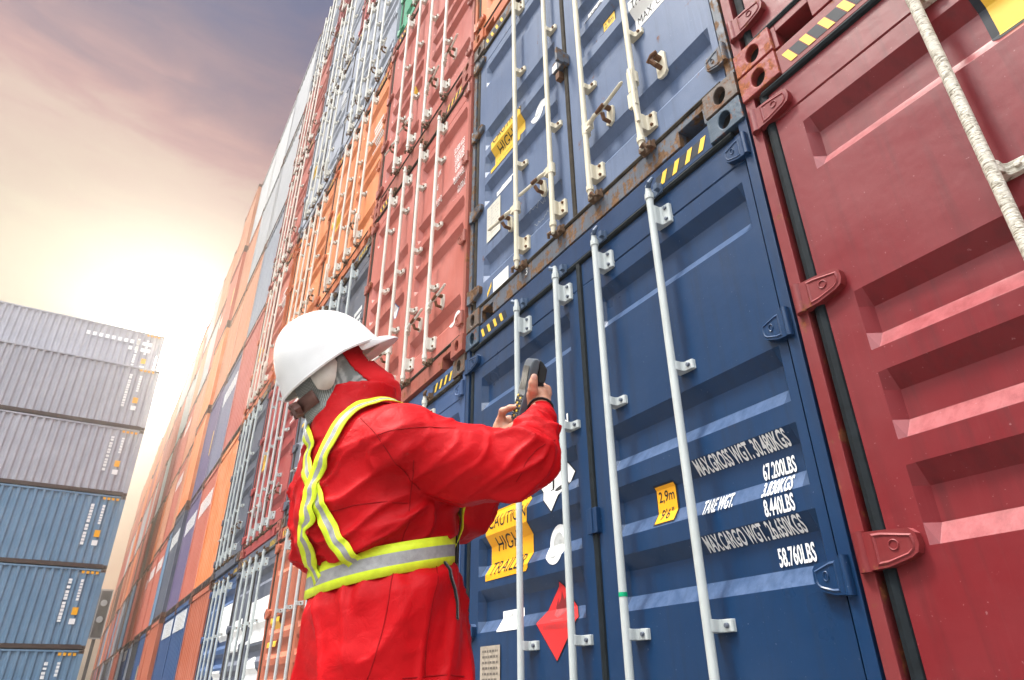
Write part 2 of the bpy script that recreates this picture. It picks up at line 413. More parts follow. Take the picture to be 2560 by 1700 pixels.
def hinge_mesh(mat, s):
    """hinge blade; s=+1 blade runs to +x from the post at x=0"""
    def f():
        b = MB()
        out = [(.0, -.052), (.055, -.050), (.085, -.049), (.150, -.034), (.170, -.024), (.178, -.004), (.175, .026), (.160, .040), (.085, .047), (.0, .052)]
        inn = [(.060, -.038), (.088, -.037), (.146, -.024), (.160, -.014), (.164, .002), (.161, .020), (.085, .035), (.060, .036)]
        o2 = [(s * x, z) for x, z in out]; i2 = [(s * x, z) for x, z in inn]
        if s < 0: o2.reverse(); i2.reverse()
        b.prism(o2, -.016, .012)
        # raised rim round a sunken face
        n = len(i2)
        cx = sum(p[0] for p in i2) / n; cz = sum(p[1] for p in i2) / n
        rim_o = [(cx + (x - cx) * 1.10, cz + (z - cz) * 1.16) for x, z in i2]
        vs = [(x, -.0164, z) for x, z in rim_o] + [(x, -.0195, z) for x, z in i2] + [(cx + (x - cx) * .90, -.0164, cz + (z - cz) * .86) for x, z in i2]
        q = lambda a, c: [(a * n + k, a * n + (k + 1) % n, c * n + (k + 1) % n, c * n + k) for k in range(n)]
        b.add(vs, q(0, 1) + q(1, 2))
        b.tube([(s * .016, -.006, -.054), (s * .016, -.006, .054)], .019, 12)
        for a0, a1 in ((0, 1.0),):
            pts = [(s * .112 + .013 * math.cos(t), -.0172, .004 + .013 * math.sin(t)) for t in [i * math.pi / 8 for i in range(17)]]
            b.tube(pts, .0022, 5, cap=False)
        return b.mesh('hinge', mat, True)
    return cached(('hinge', mat.name, s), f)
def gasket_mesh(H, mat, c):
    def f():
        b = MB()
        for s in (-1,):
            x = s * (HW - .078)
            b.tube([(x, .024, .13), (x, .024, H - .14)], .0225, 8); b.box(-HW + .064, -HW + .0975, .026, .14, .13, H - .14)
        b.tube([(c, .020, .13), (c, .016, H - .16)], .0215, 8)
        b.tube([(-HW + .08, .012, H - .149), (HW - .08, .012, H - .149)], .0175, 8)
        b.tube([(-HW + .08, .012, .138), (HW - .08, .012, .138)], .0175, 8)
        return b.mesh('door_gasket', mat, True)
    return cached(('gasket', round(H, 3), mat.name, c), f)
def handle_mesh(mat, s):
    """locking handle: hub on the rod, bent flat bar and its catch; s=0 hangs down the rod"""
    def f():
        b = MB(); y = -.055
        b.tube([(0, y, -.038), (0, y, .038)], .025, 12)
        if s == 0:
            b.box(-.020, .022, y - .030, y - .012, -.10, .05)
            b.tube([(.004, y - .03, .045), (.018, y - .034, -.10), (.010, y - .03, -.20), (.024, y - .032, -.34)], [.014, .012, .014, .010], 8)
            b.box(-.024, .028, y - .038, y - .02, -.215, -.12)
            return b.mesh('door_handle', [mat, m_boltr], True)
        X = lambda q: [(s * x, yy, z) for x, yy, z in q]
        x0, x1 = sorted((s * -.01, s * .055)); b.box(x0, x1, y - .020, y + .010, -.026, .026)
        b.tube(X([(.04, y - .010, .0), (.10, y - .022, .006), (.15, y - .010, .022)]), [.015, .013, .014], 8)
        b.tube(X([(.15, y - .012, .022), (.20, y - .010, .026), (.33, y - .020, .034), (.345, y - .021, .035)]), [.013, .011, .011, .006], 8)
        pl = [(s * x, z) for x, z in [(.125, -.050), (.150, -.072), (.178, -.060), (.190, .0), (.188, .050), (.165, .062), (.140, .045)]]
        if s < 0: pl.reverse()
        b.prism(pl, -.014, .004)
        b.tube(X([(.155, -.012, -.052), (.155, -.055, -.050), (.162, -.070, -.018)]), .012, 8, 1)
        b.tube(X([(.165, -.012, .040), (.165, -.050, .040)]), .016, 8, 1)
        b.tube(X([(.120, -.075, .012), (.185, -.078, .020)]), .012, 8, 1)
        return b.mesh('door_handle', [mat, m_boltr], True)
    return cached(('handle', mat.name, s), f)
def catch_mesh(mat):
    def f():
        b = MB()
        b.prism([(-.030, -.075), (-.012, -.088), (.016, -.088), (.032, -.07), (.034, .06), (.018, .082), (-.016, .082), (-.030, .065)], -.012, .004)
        b.tube([(0, -.010, -.03), (0, -.052, -.028), (-.012, -.066, .0)], .013, 8, 1)
        b.tube([(.0, -.010, .035), (.0, -.045, .036)], .017, 8, 1)
        b.tube([(-.045, -.05, .03), (-.01, -.058, .042), (.02, -.05, .045)], .011, 8, 1)
        return b.mesh('handle_catch', [mat, m_boltr], True)
    return cached(('catch', mat.name), f)

class Decal:
    """paint and stickers that follow the pressed door: polygons in (x,z), draped over the grooves"""
    def __init__(s, H, flat=False, y=YD): s.G = [] if flat else grooves_for(H); s.parts = []; s.y = y
    def poly(s, pts, mat, lift=.003): s.parts.append(([pts], mat, lift)); return s
    def polys(s, lst, mat, lift=.003): s.parts.append((lst, mat, lift)); return s
    def rect(s, x0, x1, z0, z1, mat, lift=.003): return s.poly([(x0, z0), (x1, z0), (x1, z1), (x0, z1)], mat, lift)
    def text(s, t, x, z, h, mat, xs=.6, right=False, lift=.0045, bold=0.0, center=False, vertical=False):
        vs, fs, wd = text_bm(t, h, xs, 0, bold)
        dx = x - wd if right else (x - wd / 2 if center else x)
        if vertical: P = [(x + v[1], z - v[0]) for v in vs]
        else: P = [(v[0] + dx, v[1] + z) for v in vs]
        s.parts.append(([[P[i] for i in f] for f in fs], mat, lift)); return s
    def build(s, name, parent, label=None):
        mats = []; bm = bmesh.new(); offs = []
        for polys, mat, lift in s.parts:
            if mat not in mats: mats.append(mat)
            for pl in polys:
                try: f = bm.faces.new([bm.verts.new((p[0], lift, p[1])) for p in pl])
                except ValueError: continue
                f.material_index = mats.index(mat)
        xs = [v.co.z for v in bm.verts]
        for zb in zbreaks(s.G):
            if min(xs) < zb < max(xs):
                bmesh.ops.bisect_plane(bm, geom=bm.verts[:] + bm.edges[:] + bm.faces[:], plane_co=(0, 0, zb), plane_no=(0, 0, 1))
        for v in bm.verts: v.co.y = s.y + gdepth(v.co.z, s.G) - v.co.y
        for f in bm.faces:
            f.normal_update()
            if f.normal.y > 0: f.normal_flip()
        me = bpy.data.meshes.new(name); bm.to_mesh(me); bm.free()
        for m in mats: me.materials.append(m)
        o = obj(name, me, parent)
        if label: o['label'] = label
        return o
def oval(cx, cz, rx, rz, n=24, fn=None):
    r = []
    for k in range(n):
        a = 2 * math.pi * k / n; q = fn(a) if fn else 1
        r.append((cx + rx * math.cos(a) * q, cz + rz * math.sin(a) * q))
    return r
def stripes_mesh(H, s):
    def f():
        d = Decal(H, True, -.0)
        z0, z1 = H - .112, H - .048
        if 1:
            for k in range(8):
                a = HW - .20 - k * .040
                if k % 2 == 0: p = [(a, z0), (a, z1), (a - .030, z1), (a - .030, z0)]; mt = m_decal_y
                else: p = [(a + .006, z0), (a + .006, z1), (a - .036, z1), (a - .036, z0)]; mt = m_decal_navy
                sh = .028
                pts = [(s * (x + (sh if z > z0 + .01 else 0) - .03), z) for x, z in p]
                d.poly(pts, mt, .0022 if k % 2 == 0 else .0012)
        o = d.build('hazard_stripe', None); me = o.data; bpy.data.objects.remove(o); return me
    return cached(('stripes', round(H, 3), s), f)

GRP = 'stacked shipping containers'
def door_container(label, cx, y, z, H, mat, fmat=None, castmat=None, rodmat=None, bolt=None, cam=None, rods=(-.55, -.14, .26, .68), c=.06, gask=None,
                   near=False, handles=(), stripes=True, gh=(.30, .62, .92)):
    fmat = fmat or mat; castmat = castmat or fmat; rodmat = rodmat or m_white; bolt = bolt or m_boltr; cam = cam or m_rustdark; gask = gask or m_rubber_old
    t = thing('shipping_container', label, 'container', (cx, y, z), GRP)
    obj('body', shell_mesh(H, mat), t)
    fr = obj('frame', frame_mesh(H, fmat), t)
    if near: bev(fr, .004)
    for sx in (-1, 1):
        for zz in (0, H - .128):
            o = obj('corner_casting', casting_mesh(castmat), t, (-HW if sx < 0 else HW - .18, -.012, zz))
            if near: bev(o, .004, 2)
    obj('door_gasket', gasket_mesh(H, gask, c), t)
    if stripes:
        for s in (-1, 1): obj('hazard_stripe', stripes_mesh(H, s), t)
    k = H / 2.896
    for si, (x0, x1, xa, xb) in enumerate(((-HW + .098, c - .012, -HW + .20, c - .11), (c + .012, HW - .052, c + .12, HW - .088))):
        d = obj('door', door_mesh(H, mat, x0, x1, xa, xb), t)
        if near: bev(d, .011, 3, 15); d.data.polygons.foreach_set('use_smooth', [True] * len(d.data.polygons)); d.modifiers['bevel'].harden_normals = True
        for rx in rods[si * 2: si * 2 + 2]:
            obj('lock_rod', rod_mesh(H, rodmat, 1 if si else -1, cam), d, (rx, 0, 0))
            for zz in (H - .285, .285): 
                g = obj('rod_bracket', guide_mesh(rodmat, bolt, True), d, (rx, YD, zz))
                if near: bev(g, .003)
            for zz in gh:
                g = obj('rod_bracket', guide_mesh(rodmat, bolt, False), d, (rx, YD, zz * H))
                if near: bev(g, .003)
        s = -1 if si == 0 else 1
        for zz in (.27 * k, 1.0 * k, 1.82 * k, 2.64 * k):
            obj('hinge', hinge_mesh(fmat, -s), d, (s * (HW - .012), 0, zz)).scale = (1, 1, 1) if s < 0 else (.64, 1, 1)
        for (ri, hz, hs) in handles:
            if ri // 2 != si: continue
            if hs == 9: obj('handle_catch', catch_mesh(rodmat), d, (rods[ri] + .15, YD, hz))
            else: obj('door_handle', handle_mesh(rodmat, hs), d, (rods[ri], YD, hz))
    return t
def endwall_mesh(H, mat):
    def f():
        b = MB(); prof = corr(-HW + .14, HW - .14, .235, .055); n = len(prof); vs = []
        for x, d in prof: vs += [(x, .02 + d, .13), (x, .02 + d, H - .10)]
        b.add(vs, [(2 * i, 2 * i + 2, 2 * i + 3, 2 * i + 1) for i in range(n - 1)])
        return b.mesh('end_wall', mat)
    return cached(('endwall', round(H, 3), mat.name), f)
def endframe_mesh(H, mat, rust):
    def f():
        b = MB()
        for s in (-1, 1):
            x0, x1 = sorted((s * HW, s * (HW - .14))); b.box(x0, x1, .004, .16, .128, H - .128)
        b.box(-HW + .18, HW - .18, .006, .14, .0, .13, 1); b.box(-HW + .18, HW - .18, .006, .14, H - .10, H - .006)
        for s in (-1, 1):                                              # slots along the bottom rail
            for xq in (.70, .40, .10):
                x0, x1 = sorted((s * (xq), s * (xq + .24))); b.box(x0, x1, .002, .008, .012, .105, 2)
        return b.mesh('frame', [mat, rust, m_dark])
    return cached(('endframe', round(H, 3), mat.name), f)
def end_container(label, cx, y, z, H, mat, rust, extra=None):
    t = thing('shipping_container', label, 'container', (cx, y, z), GRP)
    obj('body', shell_mesh(H, mat), t)
    obj('frame', endframe_mesh(H, mat, rust), t)
    obj('end_wall', endwall_mesh(H, mat), t)
    for sx in (-1, 1):
        for zz in (0, H - .128):
            obj('corner_casting', casting_mesh(rust), t, (-HW if sx < 0 else HW - .18, -.006, zz))
    return t
# ------------------------------------------------------------------ ground
m_ground, gnt, gp = newmat('yard_concrete')
gtc = N(gnt, 'ShaderNodeTexCoord'); gn = N(gnt, 'ShaderNodeTexNoise'); gn.inputs['Scale'].default_value = .6; gn.inputs['Detail'].default_value = 8
L(gnt, gtc.outputs['Object'], gn.inputs['Vector'])
L(gnt, ramp(gnt, gn.outputs[0], [(.3, (.15, .146, .142)), (.7, (.26, .252, .24))]), gp.inputs['Base Color']); gp.inputs['Roughness'].default_value = .8
b = MB()
xs = [-900, -120, -75, -32, -20, -9, -4, 60, 900]; zg = [-.60, -.60, -.50, -.37, -.22, -.10, -.004, -.004, -.004]
vs = []
for x, z in zip(xs, zg): vs += [(x, -900, z), (x, 900, z)]
b.add(vs, [(2 * i, 2 * i + 2, 2 * i + 3, 2 * i + 1) for i in range(len(xs) - 1)])
o = obj('ground', b.mesh('ground', m_ground)); o['kind'] = 'structure'
def zground(x): return float(np.interp(x, xs, zg))

# ------------------------------------------------------------------ paints
P = {}
def C(k, rgb, **kw): P[k] = paint('paint_' + k, rgb, **kw); return P[k]
C('maroon', (.165, .010, .014), rust=.10, dirt=.7, rough=.33, fade=.32, bump=.25)
C('maroon_post', (.17, .014, .016), rust=.5, dirt=.4, scale=2.0, chip=(.22, .065, .025))
C('maroon_cast', (.24, .030, .025), rust=.78, dirt=.5, chip=(.30, .085, .03), scale=3.0, bump=.3)
C('navy', (.004, .031, .092), rust=.08, dirt=.7, rough=.31, fade=.20, bump=.25)
C('navy_cast', (.035, .065, .10), rust=.56, dirt=.6, scale=3.0, bump=.3)
C('blue', (.070, .110, .20), rust=.32, dirt=.5, rough=.52, fade=.8)
C('blue_frame', (.075, .090, .115), rust=.74, dirt=.9, scale=2.2, bump=.25, chip=(.15, .075, .03))
C('blue_cast', (.10, .075, .06), rust=.66, dirt=.6, scale=3.0, bump=.35, chip=(.17, .075, .035))
C('salmon', (.42, .105, .078), rust=.08, dirt=.25, fade=.7)
C('ice', (.30, .33, .39), rust=.10, dirt=.3, fade=.5)
C('glow_wash', (.36, .36, .40), rust=.03, dirt=.25, fade=.4)  # blue-grey side with the whitening of the glow mixed into its colour
C('salmon_frame', (.30, .075, .05), rust=.52, dirt=.5, chip=(.24, .085, .03))
C('orange', (.66, .20, .06), rust=.10, dirt=.25, fade=.6)
C('orange_frame', (.46, .11, .03), rust=.5, dirt=.4, chip=(.26, .09, .03))
C('terracotta', (.40, .105, .05), rust=.08, dirt=.25, fade=.4)
C('crimson', (.33, .045, .04), rust=.10, dirt=.3, fade=.35)
C('slate', (.085, .095, .125), rust=.06, dirt=.25, fade=.45)
C('lilac', (.17, .17, .24), rust=.06, dirt=.25, fade=.5)
C('grey', (.24, .26, .30), rust=.08, dirt=.25, fade=.5)
C('pale', (.36, .365, .37), rust=.08, dirt=.2, fade=.4)
C('white', (.48, .48, .47), rust=.06, dirt=.2, fade=.3)
C('green', (.03, .27, .14), rust=.06, dirt=.2, fade=.6)
C('steel_blue', (.13, .23, .34), rust=.02, dirt=.25, fade=.35)
C('deep_blue', (.03, .07, .17), rust=.06, dirt=.25, fade=.3)
C('purple', (.13, .10, .19), rust=.05, dirt=.25, fade=.45)
C('coral', (.46, .12, .075), rust=.05, dirt=.2, fade=.45)
C('peach', (.50, .21, .11), rust=.05, dirt=.2, fade=.5)
C('black', (.035, .035, .04), rust=.1, dirt=.3, fade=.3)
C('umber', (.10, .05, .032), rust=.3, dirt=.4, fade=.3)
m_rustrail = paint('rust_rail', (.12, .055, .032), rust=.55, scale=2.0, dirt=.5, chip=(.16, .07, .03))
NAMES = dict(ice='pale blue grey', glow_wash='glow-painted grey', maroon='dark pinkish red', navy='navy blue', blue='faded blue', salmon='salmon red', orange='orange', terracotta='terracotta', crimson='crimson red', slate='slate grey',
    lilac='lilac grey', grey='mid grey', pale='light grey', white='off-white', green='green', steel_blue='steel blue', deep_blue='deep blue', purple='purple grey', coral='coral red',
    peach='peach', black='blackish', umber='dark brown')

# ------------------------------------------------------------------ the two near stacks
PITCH = 2.455; X0 = -1.138
def ccx(k): return X0 - PITCH * (k - .5)            # k=0 is the red stack at the right edge
WB = 2.896
red0 = door_container('large dark pinkish red container with flaking cream lock rod, at the right edge', ccx(0), -.01, .055, WB, P['maroon'], P['maroon_post'], P['maroon_cast'],
    m_peel, m_peel, m_peel, gask=m_rubber, near=True, rods=(-.552, -.14, .26, .68), gh=(.345, .645))
red1 = door_container('dark pinkish red container resting on the large one at the right edge', ccx(0), -.008, 2.965, WB, P['maroon'], P['maroon_post'], P['maroon_cast'],
    m_peel, m_peel, m_rustdark, gask=m_rubber, near=True)
blu0 = door_container('glossy navy container with white weight figures behind the scanner', ccx(1), 0, 0.005, WB, P['navy'], P['navy'], P['navy_cast'],
    m_galv, m_bolt, paint('cam_blue', (.07, .11, .18), rust=.05, dirt=.2), gask=m_rubber, near=True, rods=(-.482, -.075, .275, .688), gh=(.312, .640), handles=((0, .55, -1), (1, .56, -1), (2, .56, 1), (3, .56, 1)))
blu1 = door_container('faded blue container with cream lock rods and rusty sill, on the navy one', ccx(1), 0, 2.915, WB, P['blue'], P['blue_frame'], P['blue_cast'],
    m_cream, m_boltr, m_rustdark, near=True, rods=(-.475, -.075, .275, .685), gh=(.328, .646), handles=((0, .58, -1), (1, .59, -1), (2, .60, 1), (3, .60, 0), (3, .585, 9)))

# lettering and stickers on the navy doors (container-local x, z)
def lx(x): return x - ccx(1)
d = Decal(WB)
for t_, xr, z, h in (('MAX.GROSS WGT. 30.480KGS', -1.255, 1.428, .052), ('67.200LBS', -1.258, 1.342, .052), ('3.830KGS', -1.265, 1.279, .050), ('8.440LBS', -1.265, 1.214, .052), ('MAX.CARGO WGT. 26.650KGS', -1.262, 1.150, .050), ('58.760LBS', -1.256, 1.062, .054)):
    d.text(t_, lx(xr) - .034, z, h * 1.02, m_decal_w, xs=.415, right=True, bold=.022)
d.text('TARE WGT.', lx(-1.66) - .03, 1.276, .054, m_decal_w, xs=.36, bold=.02)
d.build('weight_lettering', blu0)
d = Decal(WB); a = -1.95
d.poly([(lx(-1.953), 1.285), (lx(-1.837), 1.285), (lx(-1.832), 1.30), (lx(-1.832), 1.43), (lx(-1.845), 1.447), (lx(-1.953), 1.447)], m_decal_k, .002)
d.rect(lx(-1.947), lx(-1.840), 1.292, 1.440, m_decal_o, .0035)
d.text('2,9m', lx(-1.893), 1.378, .042, m_decal_k, xs=.75, center=True, bold=.01); d.text("9'6\"", lx(-1.893), 1.305, .042, m_decal_k, xs=.75, center=True, bold=.01)
d.build('height_sticker', blu0)
d = Decal(WB)
d.poly([(lx(-3.30), 1.245), (lx(-2.885), 1.245), (lx(-2.87), 1.26), (lx(-2.87), 1.61), (lx(-2.885), 1.625), (lx(-3.30), 1.625)], m_decal_o, .003)
for t_, z in (('CAUTION', 1.515), ('HIGH', 1.395), ('TRAILER', 1.27)): d.text(t_, lx(-3.265 if t_ != 'HIGH' else -3.22), z, .072, m_decal_k, xs=.95 if t_ != 'CAUTION' else .85)
d.build('caution_sign', blu0, 'orange caution sign')
d = Decal(WB)                                        # environmental-hazard diamond: bare tree and fish
cx_, cz_ = lx(-2.645), 1.655; r_ = .165
d.poly([(cx_ - r_, cz_), (cx_, cz_ - r_ * 1.05), (cx_ + r_, cz_), (cx_, cz_ + r_ * 1.05)], m_decal_k, .002)
d.poly([(cx_ - r_ + .009, cz_), (cx_, cz_ - r_ * 1.05 + .009), (cx_ + r_ - .009, cz_), (cx_, cz_ + r_ * 1.05 - .009)], m_decal_w, .0032)
def stroke(d, pts, wd, mat, lift=.0045):
    for (x0, z0), (x1, z1) in zip(pts, pts[1:]):
        dx, dz = x1 - x0, z1 - z0; l = math.hypot(dx, dz); nx, nz = -dz / l * wd, dx / l * wd
        d.poly([(x0 - nx, z0 - nz), (x1 - nx, z1 - nz), (x1 + nx, z1 + nz), (x0 + nx, z0 + nz)], mat, lift)
tx, tz = cx_ - .030, cz_ - .045
for pts, wd in (([(tx, tz), (tx + .004, tz + .06), (tx, tz + .12)], .008), ([(tx + .003, tz + .055), (tx - .03, tz + .10), (tx - .035, tz + .13)], .005), ([(tx + .003, tz + .05), (tx + .035, tz + .085), (tx + .04, tz + .12)], .005),
                ([(tx - .02, tz + .085), (tx - .012, tz + .115)], .003), ([(tx + .025, tz + .075), (tx + .018, tz + .11)], .003), ([(tx - .02, tz - .004), (tx + .02, tz - .004)], .004)): stroke(d, pts, wd, m_decal_k)
d.poly(oval(cx_ + .045, cz_ - .055, .045, .017, 14), m_decal_k, .0045); d.poly([(cx_ + .085, cz_ - .055), (cx_ + .11, cz_ - .035), (cx_ + .11, cz_ - .075)], m_decal_k, .0046)
d.build('hazard_diamond', blu0, 'white hazard diamond with black tree and fish')
d = Decal(WB)
cx_, cz_ = lx(-2.64), 1.335
d.polys([oval(cx_, cz_, .082, .095, 26)], m_decal_w, .003); d.polys([oval(cx_ - .006, cz_ - .004, .046, .062, 22)], m_decal_g, .0042)
d.build('oval_sticker', blu0, 'white oval sticker with smeared grey centre')
d = Decal(WB)
cx_, cz_ = lx(-2.64), 1.0; r_ = .172
d.poly([(cx_ - r_, cz_), (cx_, cz_ - r_), (cx_ + r_, cz_), (cx_, cz_ + r_)], m_decal_k, .002)
d.poly([(cx_ - r_ + .006, cz_), (cx_, cz_ - r_ + .006), (cx_ + r_ - .006, cz_), (cx_, cz_ + r_ - .006)], m_decal_r, .0032)
fl = [(0, .01), (-.04, .025), (-.048, .06), (-.025, .10), (-.028, .07), (-.008, .09), (.004, .125), (.02, .085), (.03, .10), (.046, .06), (.038, .025)]
d.poly([(cx_ + x, cz_ + z) for x, z in fl], paint('flame_dark', (.20, .012, .015), rust=0), .0044)
d.rect(cx_ - .05, cx_ + .05, cz_ + .0, cz_ + .004, paint('flame_dark', (.2, .012, .015)), .0044)
d.text('FLAMMABLE LIQUID', cx_, cz_ - .035, .02, paint('flame_line', (.46, .05, .055)), xs=.8, center=True)
d.build('flammable_diamond', blu0, 'red flammable diamond')
d = Decal(WB)
d.rect(lx(-3.175), lx(-2.965), .985, 1.085, m_decal_w)
for k in range(9):
    stroke(d, [(lx(-3.155) + k * .018, 1.045 + .012 * math.sin(k * 2.1)), (lx(-3.147) + k * .018, 1.062 + .010 * math.cos(k * 1.7))], .0035, m_decal_g)
for k in range(7): stroke(d, [(lx(-3.14) + k * .02, 1.012), (lx(-3.128) + k * .02, 1.020 + .004 * math.sin(k))], .003, m_decal_g)
d.build('white_sticker', blu0)
d = Decal(WB)
d.rect(lx(-3.34), lx(-3.135), .60, .925, m_plate, .006)
rr = random.Random(3)
for j in range(11):
    x = lx(-3.315)
    while x < lx(-3.165):
        wd = rr.uniform(.008, .03); d.rect(x, min(x + wd, lx(-3.155)), .895 - j * .026, .905 - j * .026, paint('plate_ink', (.12, .10, .08)), .0075); x += wd + .008
d.build('approval_plate', blu0, 'bronze approval plate')
d = Decal(WB); d.text('IN', lx(-2.545), 1.885, .055, m_decal_w, xs=1.05, bold=.03); d.build('white_lettering', blu0); d = Decal(WB); d.text('M', lx(-3.03), 1.885, .055, m_decal_w, xs=1.0, bold=.03)
d.build('white_lettering', blu0)
b = MB(); b.box(-.035, .035, -.012, .02, -.055, .055); b.box(-.007, .007, -.0165, -.012, -.055, .055)
o = obj('centre_lock_plate', b.mesh('centre_lock_plate', P['navy']), blu0, (.06, YD - .012, 1.375)); bev(o, .004)
b = MB(); b.tube([(0, -.05, -.008), (0, -.05, .008)], .0176, 14)
obj('tape_band', b.mesh('tape_band', m_green, True), blu0, (.275, 0, 1.045))

# stickers on the faded blue doors
def lb(x, z): return x - ccx(1), z - 2.915

d = Decal(WB)
d.rect(.280, .455, 1.555, 1.672, m_decal_w); d.text('45G1', .292, 1.578, .072, m_decal_k, xs=.72)
d.build('size_code_panel', blu1)
d = Decal(WB)
d.rect(.404, .522, 1.283, 1.430, m_decal_k, .002); d.rect(.410, .516, 1.290, 1.424, m_decal_y, .0035)
d.text('2.9m', .463, 1.365, .042, m_decal_k, xs=.72, center=True); d.text("9'6\"", .463, 1.302, .036, m_decal_k, xs=.72, center=True)
d.build('height_sticker', blu1)
d = Decal(WB)
d.rect(.668, 1.03, .995, 1.44, m_decal_w)
for j, t_ in enumerate(('MAX. G', 'TARE', 'MAX. CW')): d.text(t_, .69, 1.34 - j * .115 - (.03 if j else 0), .062, m_decal_k, xs=.62)
d.build('weight_panel', blu1)
d = Decal(WB)
d.poly([(-.925, 1.245), (-.505, 1.245), (-.495, 1.30), (-.495, 1.625), (-.925, 1.625)], m_decal_y)
for t_, z in (('CAUTION', 1.52), ('HIGH', 1.40), ('TRAILER', 1.275)): d.text(t_, -.895 if t_ != 'HIGH' else -.85, z, .072, m_decal_k, xs=.9)
d.build('caution_sign', blu1, 'sun-faded yellow caution sign')
d = Decal(WB)
d.polys([oval(-.285, 1.322, .085, .108, 26)], m_decal_w, .003); d.polys([oval(-.283, 1.305, .036, .055, 20)], m_decal_g, .0042)
d.build('oval_sticker', blu1, 'white oval sticker with grey centre')
d = Decal(WB); d.rect(-.83, -.625, .955, 1.07, m_decal_w); d.text('L KASEP', -.805, .985, .038, m_decal_g, xs=.8)
d.build('white_sticker', blu1)
d = Decal(WB); d.rect(-.968, -.775, .625, .932, paint('plate_cream', (.58, .55, .46), rust=.16), .006)
rr = random.Random(5)
for j in range(9):
    x = -.945
    while x < -.81:
        wd = rr.uniform(.01, .03); d.rect(x, min(x + wd, -.795), .895 - j * .028, .902 - j * .028, m_decal_g, .0075); x += wd + .01
d.build('approval_plate', blu1, 'cream approval plate')
d = Decal(WB); d.rect(-.875, -.675, .155, .265, m_decal_w); d.build('blank_sticker', blu1)
d = Decal(WB); d.poly([(-.955, .165), (-.90, .225), (-.90, .265), (-.915, .24), (-.955, .20)], m_decal_y); d.build('torn_sticker', blu1, 'torn scrap of yellow sticker')
d = Decal(WB, True, .004); d.text('3', -.455, .055, .05, m_decal_w, xs=.9); d.build('sill_numeral', blu1)
d = Decal(WB)
rr = random.Random(11)
for j in range(3):
    pts = [(-.42 + i * .014, .52 - j * .09 + rr.uniform(-.022, .022)) for i in range(18 - 4 * j)]
    stroke(d, pts, .0012, m_decal_g, .003)
d.build('chalk_scribble', blu1)
b = MB(); b.box(-.07, .055, -.045, .0, -.035, .055); b.box(.035, .055, -.10, -.045, -.05, .07); b.box(-.07, -.02, -.05, -.045, -.03, .03, 1); b.box(-.05, -.01, -.04, .0, -.11, -.05, 2)
o = obj('centre_lock_box', b.mesh('centre_lock_box', [P['blue_frame'], m_decal_w, m_boltr]), blu1, (.05, YD - .004, 1.40)); bev(o, .003)

# ------------------------------------------------------------------ door stacks further along
ORD = ['bottom', 'second', 'third', 'fourth', 'fifth', 'topmost']
ZJ = {2: [-.09, 2.80, 5.67, 8.60, 11.5, 14.4, 17.3], 3: [-.09, 2.50, 5.47, 8.42, 11.42, 14.45, 17.40]}
HH = ((0, .6, -1), (1, .6, -1), (2, .6, 1), (3, .6, 1))
DOORS = {  # stack -> paint of each tier
    0: [None, None, 'maroon', 'slate'], 1: [None, None, 'orange', 'terracotta', 'slate'],
    2: ['deep_blue', 'salmon', 'salmon', 'green', 'blue', 'maroon'],
    3: ['terracotta', 'slate', 'orange', 'ice', 'crimson', 'grey'],
    4: ['slate', 'crimson', 'orange', 'ice', 'ice', 'crimson'],
    5: ['deep_blue', 'slate', 'coral', 'salmon', 'salmon', 'ice']}
PLACE = {0: 'stack at the right edge', 1: 'stack with the navy doors', 2: 'stack left of the navy doors', 3: 'stack just beyond the worker', 4: 'fourth rod-door stack from the right edge less one',
         5: 'last rod-door stack'}
PLACE[4] = 'last but one rod-door stack'
FR = dict(salmon='salmon_frame', orange='orange_frame', coral='orange_frame')
dc = {}
jit = random.Random(4)
for k, tiers in DOORS.items():
    for r_, pn in enumerate(tiers):
        if pn is None: continue
        if k == 0: z0, z1 = 5.9 + 2.93 * (r_ - 2), 5.9 + 2.93 * (r_ - 1)
        elif k == 1: z0, z1 = 5.83 + 2.92 * (r_ - 2), 5.83 + 2.92 * (r_ - 1)
        else: z0, z1 = ZJ[min(k, 3)][r_], ZJ[min(k, 3)][r_ + 1]
        H = z1 - z0 - .018
        dc[k, r_] = door_container(f"{NAMES[pn]} container with lock rods, {ORD[r_]} in the {PLACE[k]}", ccx(k) + jit.uniform(-.008, .008), jit.uniform(-.025, .025), z0, H, P[pn], P[FR.get(pn, pn)],
            P['salmon_frame'] if pn in ('salmon', 'crimson', 'terracotta') else (P['orange_frame'] if pn in ('orange', 'coral') else P['blue_cast']),
            m_white if (r_ > 1 or k < 3) else m_galv, handles=HH if jit.random() < .8 else ((0, .5, 0), (2, .6, 1), (3, .55, 0)),
            rods=(-.55, -.16, .24, .66), gh=(.32, .62) if jit.random() < .6 else (.28, .50, .76))
